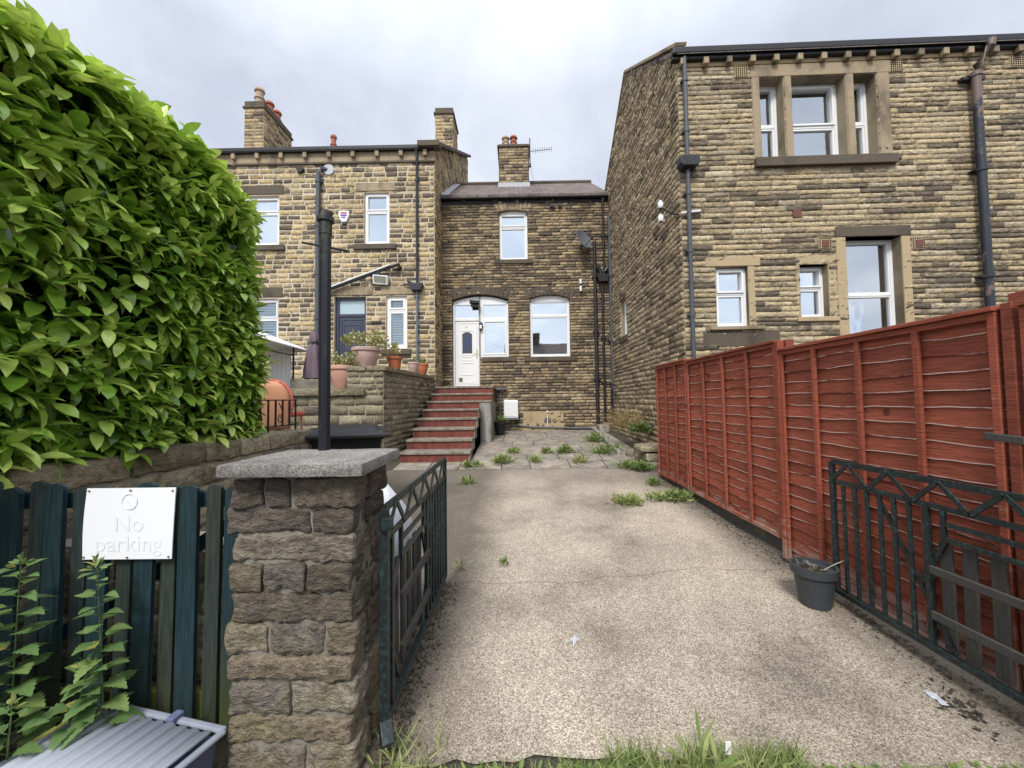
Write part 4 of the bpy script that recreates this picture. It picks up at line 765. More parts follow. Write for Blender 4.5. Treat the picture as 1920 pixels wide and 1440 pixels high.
# ------------------------------------------------------------------ gate pillar, cap, post
gp = thing('gate_pillar', 'square pillar of weathered gritstone blocks with a speckled concrete cap', 'pillar', (-.92, 1.78, 0))
zs = [-.12, .01, .142, .25, .388, .485, .612, .736, .851, .964, 1.07, 1.2]; spl = [(.5,), (.62,), (), (.5,), (), (.33, .78), (), (.28, .62), (), (.65,), (.28, .5)]
bl = []
for (a, b), sp in zip(zip(zs, zs[1:]), spl):
    c = [0, *sp, 1]; o_ = random.uniform(-.012, .016); bt = .0
    for p, q in zip(c, c[1:]):
        xa = -1.18+.52*p; xb = -1.18+.52*q
        if q == 1 or p == 0 or True:
            yj = 1.78+random.uniform(-.06, .06); e = random.uniform(-.014, .012)
            bl.append((xa+.005-(e if p == 0 else 0), xb-.005+(e if q == 1 else 0), 1.6-o_+random.uniform(-.006, .006), yj-.006, a+.006, b-.006)); bl.append((xa+.005-(e if p == 0 else 0), xb-.005+(e if q == 1 else 0), yj+.006, 1.97, a+.006, b-.006))
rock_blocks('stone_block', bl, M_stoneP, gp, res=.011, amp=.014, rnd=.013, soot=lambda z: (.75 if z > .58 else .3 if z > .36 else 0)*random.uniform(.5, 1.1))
rock_blocks('mortar_core', [(-1.158, -.682, 1.622, 1.95, -.1, 1.2)], M_mortP, gp, res=.014, amp=.004, rnd=.01)
rock_blocks('cap_stone', [(-1.175, -.6, 1.52, 2.02, 1.21, 1.262)], M_cap, gp, res=.02, amp=.0016, rnd=.01)
pp = thing('iron_post', 'tall black post with a mossy collar and crossbar rising from the pillar cap', 'post', (-.93, 1.93, 1.26))
pp.location = (-.935, 1.9, 1.262)
m = MB(); m.tube([(-.935, 1.9, 1.255), (-.935, 1.9, 2.39)], .0285, 8); m.build('post_shaft', M_post, pp, bevel=.002)
MB().lathe((-.935, 1.9, 2.33), [(.03, 0), (.03, .06), (.04, .065), (.04, .085), (.032, .09), (.032, .115), (.018, .12)], 18).build('collar', M_post, pp, smooth=True)
MB().tube([(-1.03, 1.86, 2.277), (-.84, 1.94, 2.262)], .006, 8).build('crossbar', M_black, pp)
MB().lathe((-.935, 1.9, 1.258), [(.075, 0), (.06, .008), (.03, .012)], 14).build('mortar_collar', M_cap, pp)

# ------------------------------------------------------------------ picket fence + sign
pf = thing('picket_fence', 'dark teal wooden picket fence with green algae near its foot, left of the pillar', 'fence', (-2.3, 1.75, 0))
def picket(m, T, x, wd, y, z0, z1, th, kind, lean=0):
    n = 7; prof = [(x-wd/2, z0), (x+wd/2, z0), (x+wd/2+lean, z1-wd*.3)]+[(x+lean+wd/2*math.cos(a), z1-wd*.3+wd*.3*math.sin(a)) for a in np.linspace(0, math.pi, n)[1:-1]]+[(x-wd/2+lean, z1-wd*.3)]
    k = len(m.v); m.prism(prof, y, y+th); T.extend([(kind, random.random(), random.random())]*(len(m.v)-k))
x = -3.65; k = 0
def tone_attr(o, T): a = o.data.attributes.new('tone', 'FLOAT_COLOR', 'POINT'); a.data.foreach_set('color', [c for t in T for c in (*t, 1)])
while x < -1.2:
    wide = (k % 2 == 0); wd = .076 if wide else .056; m = MB(); T = []
    picket(m, T, x, wd, 1.72 if wide else 1.735, .09, random.uniform(1.13, 1.165), .02, 0. if wide else random.uniform(.55, 1.), random.uniform(-.006, .01)+.01)
    o = m.build('picket', M_picket, pf, bevel=.003, recalc=False); tone_attr(o, T); x += .1; k += 1
m = MB(); T = []; m.box(-3.7, -1.19, 1.757, 1.795, 1.04, 1.11); T += [(.1, .2, .2)]*8; m.obox((-1.2, 1.79, 1.02), (-2.1, 1.79, .45), .03, .06); T += [(.1, .2, .2)]*8
o = m.build('rail', M_picket, pf, bevel=.003); tone_attr(o, T); MB().box(-3.7, -1.19, 1.757, 1.79, .12, .24).build('rail', M_mossrail, pf, bevel=.003)
sg = thing('no_parking_sign', 'faded white rectangular sign screwed to the picket fence, its words almost gone', 'sign', (-1.73, 1.7, .95))
M_sign = plain('faded_white_sign', (.85, .86, .87), .35, .4, var=.03, scale=4)
n = 12; vs = []; xl, xr, zt, zb = -1.873, -1.484, 1.139, .835
for j in range(n+1):
    for i in range(n+1):
        u, v = i/n, j/n; bow = .001*math.sin(math.pi*v)*(abs(u-.5)*2)**2
        vs.append((xl+(xr-xl)*u-.012*v-.006*math.sin(math.pi*v)*(1-u)+(.0), 1.702-bow, zt+(zb-zt)*v))
b = len(vs); vs += [(x, y+.004, z) for x, y, z in vs]; fs = []
for j in range(n):
    for i in range(n): q = (j*(n+1)+i, j*(n+1)+i+1, (j+1)*(n+1)+i+1, (j+1)*(n+1)+i); fs += [q[::-1], tuple(b+t for t in q)]
for i in range(n): fs += [(i, i+1, b+i+1, b+i), (n*(n+1)+i+1, n*(n+1)+i, b+n*(n+1)+i, b+n*(n+1)+i+1), (i*(n+1), (i+1)*(n+1), b+(i+1)*(n+1), b+i*(n+1)), ((i+1)*(n+1)+n, i*(n+1)+n, b+i*(n+1)+n, b+(i+1)*(n+1)+n)]
MB().add(vs, fs).build('sign_plate', M_sign, sg, smooth=True)
M_ghost = plain('ghost_lettering', (.8, .812, .82), .4, .3, var=.03)
text_obj('sign_lettering', 'No\nparking', .1, (-1.685, 1.7007, .942), RX, M_ghost, sg, .0002, space=.85)
m = MB(); cx_, cz_, rr = -1.683, 1.081, .033; pts = [(cx_+rr*math.cos(a), 1.6995, cz_+rr*math.sin(a)) for a in np.linspace(0, 2*math.pi, 25)]; m.tube(pts, .0014, 5); m.tube([(cx_-.024, 1.6995, cz_+.024), (cx_+.024, 1.6995, cz_-.024)], .0014, 5); m.build('prohibition_symbol', M_ghost, sg)
for (x, z) in ((-1.862, 1.128), (-1.68, 1.129), (-1.496, 1.126), (-1.878, .845), (-1.508, .845), (-1.688, .843)): MB().lathe((0, 0, 0), [(.004, 0), (.004, .003)], 8).build if 0 else MB().tube([(x, 1.703, z), (x, 1.697, z)], .0036, 8).build('screw', M_rust, sg)

# ------------------------------------------------------------------ gates
def gate(name, label, X, Y0, sgn, zb, flip):
    """hinge end at Y0, free end at Y0+sgn*1.42; local s runs from the free end"""
    L = 1.42; g = thing(name, label, 'gate', (X, Y0, zb), 'pair of iron driveway gates'); P = lambda s, z, d=0: (X+d, Y0+sgn*(L-s), zb+z)
    zt, z2, zm = .915, .78, .325
    m = MB(); b = .03
    m.obox(P(0, zt), P(L, zt), .014, .036); m.obox(P(0, z2), P(L, z2), .014, .03); m.obox(P(0, .015), P(L, .015), .034, .034)
    m.obox(P(0, 0), P(0, zt), .03, .03); m.obox(P(L, 0), P(L, zt), .035, .035); m.build('gate_frame', M_gate, g, bevel=.003)
    m = MB(); N_ = 10
    for k in range(N_): s0, s1 = L*k/N_, L*(k+1)/N_; za, zc = (z2, zt) if k % 2 == 0 else (zt, z2); m.obox(P(s0, za, -.008*flip), P(s1, zc, -.008*flip), .01, .026)
    m.obox(P(.32, z2, .01*flip), P(.575, zm, .01*flip), .01, .024); m.obox(P(.575, zm, .01*flip), P(.735, .03, .01*flip), .01, .026); m.obox(P(.575, zm, .012*flip), P(.72, .62, .012*flip), .012, .03)
    m.obox(P(1.32, zm, .01*flip), P(1.17, .03, .01*flip), .01, .026); m.obox(P(1.32, zm, .012*flip), P(1.18, .62, .012*flip), .012, .03); m.obox(P(.72, .62), P(.72, z2), .02, .022); m.obox(P(1.18, .62), P(1.18, z2), .02, .022)
    for z in (.7, .62): m.obox(P(.72, z), P(1.18, z), .014, .026)
    m.build('lattice_bars', M_gate, g, bevel=.002)
    for s in (.09, .18, .27, .36, .45, .54): MB().obox(P(s, .03), P(s, z2-.01), .016, .022).build('gate_bar', M_gate, g, bevel=.002)
    MB().obox(P(.635, .03), P(.635, z2), .022, .03).build('gate_bar', M_gate, g, bevel=.002); MB().obox(P(1.33, .03), P(1.33, z2), .022, .03).build('gate_bar', M_gate, g, bevel=.002)
    for s in (.7, .81, .93, 1.05, 1.17): 
        q = random.uniform(-.01, .01); MB().obox(P(s+q, .03, .03*flip), P(s, .6+random.uniform(-.02, .015), .03*flip), .014, .062).build('timber_slat', M_plank, g, bevel=.003)
    for z in (.44, .2): MB().obox(P(.66, z, -.02*flip), P(1.24, z+.01, -.02*flip), .02, .042).build('timber_rail', M_plank, g, bevel=.003)
    m = MB(); m.obox(P(L, .86), P(L+.05, .86, -.03*flip), .05, .05); m.build('hinge', M_gate, g, bevel=.004); MB().obox(P(L, .02), P(L+.05, -.04, -.03*flip), .05, .06).build('hinge', M_gate, g, bevel=.004); return g
gate('iron_gate', 'rusting green and black iron gate hinged on the stone pillar, swung inward', -.58, 1.72, 1, .12, -1)
gate('iron_gate', 'rusting green and black iron gate folded back against the red fence', 2.24, 1.42, 1, .12, 1)

# ------------------------------------------------------------------ red fence
fn = thing('panel_fence', 'red-brown stained overlap panel fence along the right of the driveway', 'fence', (2.4, 3.5, 0))
def panel(y0, y1, z0, z1, X, ncell, step=True, zc=None):
    m = MB(); T = []; nb = round((z1-z0)/.097); h = (z1-z0)/nb; K = 18
    for i in range(nb-1, -1, -1):
        za = z0+i*h; zb_ = za+h*1.22; w1 = rng.uniform(0, 9); tn = (random.random(), random.random(), random.random()); seg = []
        aa = za if not zc else za
        for k in range(K+1):
            y = y0+(y1-y0)*k/K; wv = .004*math.sin(y*5+w1)+.003*math.sin(y*13+w1*2)+.002*math.sin(y*31+w1)
            if i == 0: wv = 0
            sag = .003*math.sin(y*3+w1)
            seg.append([(X-.014+sag, y, za+wv), (X-.006+sag, y, za+wv), (X+.006, y, min(zb_, z1)), (X-.0035, y, min(zb_, z1)), (X-.0136+sag, y, za+wv+.006)])
        b = len(m.v)
        for q in seg: m.add(q, [])
        for k in range(K):
            a0, a1 = b+5*k, b+5*(k+1)
            m.f += [(a0+4, a1+4, a1+3, a0+3), (a0+1, a0+2, a1+2, a1+1), (a0, a0+1, a1+1, a1), (a0, a1, a1+4, a0+4)]; m.mi += [0, 0, 1, 1]
        T += [tn]*(5*(K+1))
    o = m.build('fence_panel', [M_fence, M_fedge], fn, recalc=False); tone_attr(o, T)
    def bar(a, b, w_, h_, nm, up=(0, 0, 1)):
        mm = MB(); mm.obox(a, b, w_, h_, up=up); q = mm.build(nm, M_fence, o, bevel=.003); tone_attr(q, [(random.random(), random.random(), 0)]*8)
    for k in range(ncell+1):
        y = y0+(y1-y0)*k/ncell; y = min(max(y, y0+.022), y1-.022); bar((X-.036, y, z0), (X-.036, y, z1), .034, .022, 'batten', (1, 0, 0))
    bar((X-.034, y0, z1+.012), (X-.034, y1, z1+.012), .06, .024, 'capping_rail'); bar((X-.034, y0+.02, z1-.02), (X-.034, y1-.02, z1-.02), .02, .034, 'top_rail'); bar((X-.034, y0+.04, z0+.02), (X-.034, y1-.04, z0+.02), .022, .04, 'bottom_rail'); return o
m = Mat('bare_board_edge', .85, .15); n = m.noise(3.5, 5, .7, sc=(1, .6, 2)); z = m.xyz()[2]; m.col(m.mix(m.ramp(m.math('ADD', n, m.math('MULTIPLY', m.math('ABSOLUTE', m.math('SUBTRACT', z, 1.15)), -.14)), [(.37, 0.), (.45, 1.)]), (.15, .04, .025), (.55, .38, .32))); M_fedge = m.m
panel(5.36, 6.5, .26, 2.01, 2.35, 3); panel(3.5, 5.34, .25, 1.98, 2.35, 4); panel(1.9, 3.47, .09, 1.9, 2.36, 4); panel(.05, 1.82, .09, 1.9, 2.36, 4)
for y, z in ((5.35, 2.03), (3.485, 2.0), (1.86, 1.98), (6.52, 2.02)):
    mm = MB(); mm.box(2.37, 2.44, y-.035, y+.035, .0, z); q = mm.build('fence_post', M_fence, fn, bevel=.004); tone_attr(q, [(random.random(), .6, 0)]*8)
mm = MB(); mm.box(2.315, 2.372, 1.84, 1.885, 0, 1.93); q = mm.build('fence_post', M_fence, fn, bevel=.004); tone_attr(q, [(0., .5, 0)]*8)
mm = MB(); mm.box(2.3, 2.36, 3.46, 3.5, .1, 1.99); q = mm.build('fence_post', M_fence, fn, bevel=.004); tone_attr(q, [(.3, .9, 0)]*8)
MB().obox((2.23, 1.9, 1.3), (2.24, 1.76, 1.29), .02, .035).build('wooden_latch', M_plank, fn, bevel=.004)
MB().box(2.34, 2.37, 3.5, 6.5, .12, .25).build('gravel_board', M_plank, fn)

# ------------------------------------------------------------------ bin, plastic box, flower pots
bn = thing('wheelie_bin', 'black wheeled refuse bin with a flat ribbed lid behind the gate pillar', 'bin', (-2.15, 4.95, .14))
rot = Matrix.Translation((-2.15, 4.95, .14)) @ Matrix.Rotation(R(18), 4, 'Z')
def tprism(m, pts0, pts1, mi=0): n = len(pts0); m.add(pts0+pts1, [tuple(range(n))[::-1], tuple(range(n, 2*n))]+[(i, (i+1) % n, n+(i+1) % n, n+i) for i in range(n)], mi)
m = MB(); m.t = rot; tprism(m, [(-.36, -.2, .08), (.36, -.2, .08), (.36, .24, .08), (-.36, .24, .08)], [(-.42, -.29, .93), (.42, -.29, .93), (.42, .33, .93), (-.42, .33, .93)]); m.box(-.45, .45, -.32, .36, .9, .95); m.build('bin_body', M_blackpl, bn, bevel=.012)
m = MB(); m.t = rot; tprism(m, [(-.5, -.38, .955), (.5, -.38, .955), (.5, .38, .955), (-.5, .38, .955)], [(-.46, -.34, 1.0), (.46, -.34, 1.0), (.46, .34, 1.03), (-.46, .34, 1.03)]); tprism(m, [(-.4, -.3, .99), (.4, -.3, .99), (.4, .3, 1.01), (-.4, .3, 1.01)], [(-.32, -.2, 1.05), (.34, -.2, 1.05), (.34, .24, 1.07), (-.32, .24, 1.07)]); m.box(-.52, .52, -.42, -.37, .93, .98); m.build('bin_lid', M_blackpl, bn, bevel=.014)
m = MB(); m.t = rot; m.tube([(-.5, .42, .95), (.5, .42, .95)], .018, 8); m.build('bin_handle', M_blackpl, bn)
for sx_ in (-.38, .38): m = MB(); m.t = rot; m.tube([(sx_-.03, .28, .1), (sx_+.03, .28, .1)], .1, 16); m.build('wheel', M_blackpl, bn, smooth=True)
bx = thing('storage_box', 'grey plastic storage box with a corrugated lid below the no-parking sign', 'box', (-1.4, 1.5, 0))
M_lid = plain('silver_grey_plastic_lid', (.5, .53, .59), .38, .45, var=.1, scale=3)
c0 = Vector((-1.75, 1.69, 0)); ux = Vector((.58, -.1, 0)); uy = Vector((-.17, -.62, 0))
BL = lambda u, v, z: c0+ux*u+uy*v+Vector((0, 0, z-.03*u))
m = MB(); vs = []; K = 140
for j in range(2):
    for i in range(K+1):
        u = .05+.9*i/K; ph = 2*math.pi*9.5*i/K; hgt = .249+.007*math.sin(ph)+.0016*math.sin(3*ph)
        vs.append(BL(u, .05+.9*j, hgt))
m.add(vs, [(i, i+1, K+1+i+1, K+1+i) for i in range(K)]); o = m.build('lid_panel', M_lid, bx, smooth=True, recalc=False); 
sl_ = o.modifiers.new('solid', 'SOLIDIFY'); sl_.thickness = .004
m = MB()
for (a, b) in (((0, 0), (1, 0)), ((1, 0), (1, 1)), ((1, 1), (0, 1)), ((0, 1), (0, 0))): m.obox(BL(*a, .24), BL(*b, .24), .03, .018)
m.build('lid_rim', plain('grey_plastic_rim', (.27, .29, .34), .5, .3), bx, bevel=.009)
m = MB(); tprism(m, [BL(.06, .05, 0), BL(.94, .05, 0), BL(.94, .95, 0), BL(.06, .95, 0)], [BL(.02, .02, .226), BL(.98, .02, .226), BL(.98, .98, .226), BL(.02, .98, .226)]); m.build('box_body', plain('blue_grey_plastic', (.1, .11, .16), .5, .4), bx, bevel=.01)
M_clip = plain('blue_plastic_clip', (.13, .15, .26), .45, .4)
MB().obox(BL(.58, .01, .25), BL(.64, .01, .25), .05, .034).build('lid_clip', M_clip, bx, bevel=.005); MB().obox(BL(1.0, .6, .25), BL(1.0, .68, .25), .05, .034).build('lid_clip', M_clip, bx, bevel=.005)

def leafball(c, r, n, L, W, tone, up=.5, zs=1., tonevar=.2):
    c = np.array(c); d = rng.normal(size=(n, 3)); d[:, 2] = np.abs(d[:, 2])*zs+.05; d /= np.linalg.norm(d, axis=1, keepdims=True); P = c+d*(r*rng.uniform(.2, .95, (n, 1)))*np.array([1, 1, zs]); D = d+rng.normal(size=(n, 3))*.35; D[:, 2] += up
    U = np.tile([0, 0, 1.], (n, 1))+rng.normal(size=(n, 3))*.4; return leaves(P, D, U, L*rng.uniform(.6, 1.2, n), W*rng.uniform(.7, 1.2, n), np.clip(tone+tonevar*rng.normal(size=n), 0, 1))
def plant_pot(name, label, loc, r, h, mat, plant=None, pm=None, sq=1., stub=False):
    t = thing(name, label, 'plant pot', loc, 'flower pots on the terrace wall'); m = MB()
    pr = [(r*.6, 0), (r*.74, h*.2), (r*.88, h*.45), (r*.94, h*.68), (r*.92, h*.82), (r*1.04, h*.84), (r*1.04, h*.97), (r, h), (r*.9, h), (r*.88, h*.9)]
    if stub: pr = [(r*.66, 0), (r*.88, h*.8), (r, h*.8), (r*1.02, h), (r*.9, h), (r*.88, h*.9)]
    m.lathe(loc, pr, 26).build('pot', mat, t, smooth=True); MB().lathe((loc[0], loc[1], loc[2]+h*.88), [(r*.86, 0), (r*.3, .01)], 16).build('soil', M_soil, t)
    if plant is not None:
        V, F, T = plant; np_mesh('foliage', V, F, pm, t, T)
    return t
def rosettes(c, wd, n, hh, tone):
    return join([leafball((c[0]+random.uniform(-wd, wd), c[1]+random.uniform(-wd*.6, wd*.6), c[2]+random.uniform(0, hh)), .06, 12, .065, .034, tone) for _ in range(n)])
plant_pot('flower_pot', 'largest orange terracotta pot of succulents, on the lower coping beside the black post', (-3.45, 7.76, 1.765), .24, .46, M_terrap, rosettes((-3.4, 7.72, 2.2), .26, 34, .24, .6), M_succ)
plant_pot('flower_pot', 'wide pale pink pot crowded with succulents before the slate-blue door', (-3.06, 7.93, 2.2), .27, .4, M_terral, rosettes((-3.08, 7.93, 2.62), .38, 60, .26, .65), M_succ)
plant_pot('flower_pot', 'plain orange pot with a yellow-green shrub, second from the steps end group', (-2.6, 8.35, 2.2), .17, .26, M_terra, rosettes((-2.66, 8.35, 2.48), .14, 16, .2, .85), M_succ, stub=True)
plant_pot('flower_pot', 'small pale lime-crusted pot with sparse sprigs, left of the last orange pot', (-2.5, 9.5, 2.2), .13, .25, M_terral, join([leafball((-2.5, 9.5, 2.42), .12, 26, .09, .02, .4, 1.)]), M_weed)
plant_pot('flower_pot', 'small orange jar-shaped pot nearest the steps', (-2.44, 10.2, 2.2), .14, .28, M_terra, join([leafball((-2.44, 10.2, 2.46), .15, 30, .1, .03, .45, 1.)]), M_weed)
t = plant_pot('plastic_planter', 'dark grey plastic planter with dead stalks standing by the folded gate', (2.08, 2.84, .04), .14, .27, plain('charcoal_plastic', (.045, .05, .055), .5, .35, var=.15), None, None, stub=True); t['group'] = ''; del t['group']
m = MB()
for k in range(14): a = random.uniform(0, 6.3); r_ = random.uniform(0, .1); m.tube([(2.08+r_*math.cos(a), 2.84+r_*math.sin(a), .28), (2.08+r_*math.cos(a)+random.uniform(-.07, .07), 2.84+r_*math.sin(a)+random.uniform(-.05, .05), .29+random.uniform(0, .03))], .0015, 4)
m.tube([(2.13, 2.82, .28), (2.2, 2.8, .33), (2.26, 2.79, .36)], .003, 5); m.build('dead_stalks', plain('dead_stalk', (.4, .36, .28), .9), t)
t = plant_pot('plastic_planter', 'small black pot with a sparse weed at the foot of the steps wall', (-.48, 11.3, .52), .19, .36, M_blackpl, join([leafball((-.48, 11.3, .85), .2, 40, .12, .04, .4, 1.)]), M_weed, stub=True); del t['group']

# ------------------------------------------------------------------ things on the patio
gb = thing('garden_gazebo', 'white fabric gazebo with a gathered net curtain, half hidden by the hedge', 'gazebo', (-6.4, 7.5, 1.02))
M_fabric = plain('white_canvas', (.8, .8, .78), .8, .1, var=.05)
m = MB(); ax_ = (-6.3, 7.4, 3.45); cr = [(-8.1, 5.9, 2.72), (-4.62, 5.9, 2.72), (-4.62, 8.8, 2.66), (-8.1, 8.8, 2.72)]
for a, b in zip(cr, cr[1:]+cr[:1]): m.add([a, b, ax_, (ax_[0], ax_[1], ax_[2]-.02), (b[0], b[1], b[2]-.02), (a[0], a[1], a[2]-.02)], [(0, 1, 2), (5, 3, 4), (0, 5, 4, 1)])
m.build('canopy', M_fabric, gb)
for x, y in ((-7.8, 6.1), (-4.93, 6.2), (-4.93, 8.6), (-7.8, 8.6)): MB().tube([(x, y, 1.02), (x, y, 2.72)], .02, 8).build('gazebo_post', M_black, gb)
MB().tube([(-4.93, 6.2, 2.55), (-4.93, 8.6, 2.55)], .012, 6).tube([(-7.8, 8.6, 2.55), (-4.93, 8.6, 2.55)], .012, 6).build('gazebo_rail', M_black, gb)
vs = []; K = 50; J = 10
for j in range(J+1):
    for i in range(K+1):
        u = i/K; v = j/J; wd = .42+.28*v; yy = 8.55-.0*v; xx = -4.96-wd*u; vs.append((xx, yy+.035*math.sin(u*34+v*1.5)*(1-.3*v), 2.68-1.5*v))
m = MB(); m.add(vs, [(j*(K+1)+i, j*(K+1)+i+1, (j+1)*(K+1)+i+1, (j+1)*(K+1)+i) for j in range(J) for i in range(K)]); o = m.build('curtain', plain('white_voile', (.82, .82, .82), .8, .1, var=.1), gb, smooth=True, recalc=False); s_ = o.modifiers.new('solid', 'SOLIDIFY'); s_.thickness = .004
ch = thing('rattan_armchair', 'orange round-backed rattan chair behind the black railing', 'chair', (-3.7, 6.2, 1.0))
m = Mat('orange_rattan', .7, .3); zz = m.xyz(); s1 = m.math('SINE', m.math('MULTIPLY', zz[2], 230)); s2 = m.math('SINE', m.math('MULTIPLY', zz[0], 110)); m.col(m.mix(m.math('MULTIPLY_ADD', m.math('MULTIPLY', s1, s2), .5, .5), (.35, .12, .05), (.68, .38, .22))); M_rat = m.m
CX, CY = -3.72, 5.95
vs = []; 
for j in range(9):
    for i in range(17):
        a = math.pi*(i/16); v = j/8; rr_ = .27*(1-.0*v); x = CX+rr_*math.cos(a)*(1 if v < .5 else math.sqrt(max(0, 1-((v-.5)/.52)**2))); vs.append((x, CY-.02-.16*math.sin(a), 1.1+v*.72))
m = MB(); m.add(vs, [(j*17+i, j*17+i+1, (j+1)*17+i+1, (j+1)*17+i) for j in range(8) for i in range(16)]); o = m.build('backrest', M_rat, ch, smooth=True, recalc=False); s_ = o.modifiers.new('solid', 'SOLIDIFY'); s_.thickness = .02
MB().tube([(CX+.3*math.cos(a), CY, 1.5+.35*math.sin(a)) for a in np.linspace(-.5, math.pi+.5, 20)], .02, 8).build('back_rim', plain('red_cushion_cloth', (.5, .12, .09), .8), ch, smooth=True)
MB().box(CX-.28, CX+.28, CY-.05, CY+.42, 1.28, 1.36).build('seat', plain('red_patterned_cushion', (.45, .1, .09), .85, var=.5, scale=15), ch, bevel=.03)
for dx in (-.24, .24):
    for dy in (0, .38): MB().tube([(CX+dx, CY+dy, 1.02), (CX+dx*.95, CY+dy, 1.3)], .016, 6).build('leg', M_rat, ch)
rl = thing('metal_railing', 'low black iron railing with scrolls on top of the garden wall', 'railing', (-2.5, 3.8, 1.2))
m = MB(); m.obox((-2.5, 2.9, 1.53), (-2.5, 4.42, 1.53), .012, .025, up=(1, 0, 0)); m.obox((-2.5, 2.9, 1.26), (-2.5, 4.42, 1.26), .01, .02, up=(1, 0, 0)); m.build('rail', M_black, rl)
for k in range(13): y = 2.95+k*.122; MB().obox((-2.5, y, 1.25 if k % 4 else 1.2), (-2.5, y, 1.525), .014, .014).build('baluster', M_black, rl)
m = MB()
for k in range(4):
    y = 3.08+k*.35; m.tube([(-2.5, y+.05*math.cos(a)*(1-a/14), 1.33+.05*math.sin(a)*(1-a/14)) for a in np.linspace(0, 8, 22)], .006, 5); m.tube([(-2.5, y+.05, 1.33), (-2.5, y+.02, 1.45), (-2.5, y-.03, 1.5)], .006, 5)
m.build('scrollwork', M_black, rl)
pc = thing('covered_parasol', 'closed parasol in a mauve-grey cover tied with a black strap', 'parasol', (-4.45, 8.55, 1.98))
vs = []; K = 28
for j, (z, r_) in enumerate(((2.03, .2), (2.2, .19), (2.5, .15), (2.75, .11), (2.8, .085), (2.85, .11), (3.02, .07), (3.08, .02))):
    for i in range(K): a = 2*math.pi*i/K; q = r_*(1+.14*math.sin(a*6)); vs.append((-4.45+q*math.cos(a), 8.55+q*math.sin(a), z))
m = MB(); m.add(vs, [(j*K+i, j*K+(i+1) % K, (j+1)*K+(i+1) % K, (j+1)*K+i) for j in range(7) for i in range(K)]); m.build('parasol_cover', plain('mauve_grey_cover', (.15, .11, .13), .85, .1, var=.15), pc, smooth=True)
MB().lathe((-4.45, 8.55, 2.775), [(.1, 0), (.105, .05)], 16).build('strap', M_black, pc); MB().tube([(-4.45, 8.55, 1.97), (-4.45, 8.55, 2.1)], .025, 8).lathe((-4.45, 8.55, 1.975), [(.2, 0), (.18, .04), (.05, .06)], 16).build('parasol_base', M_black, pc)

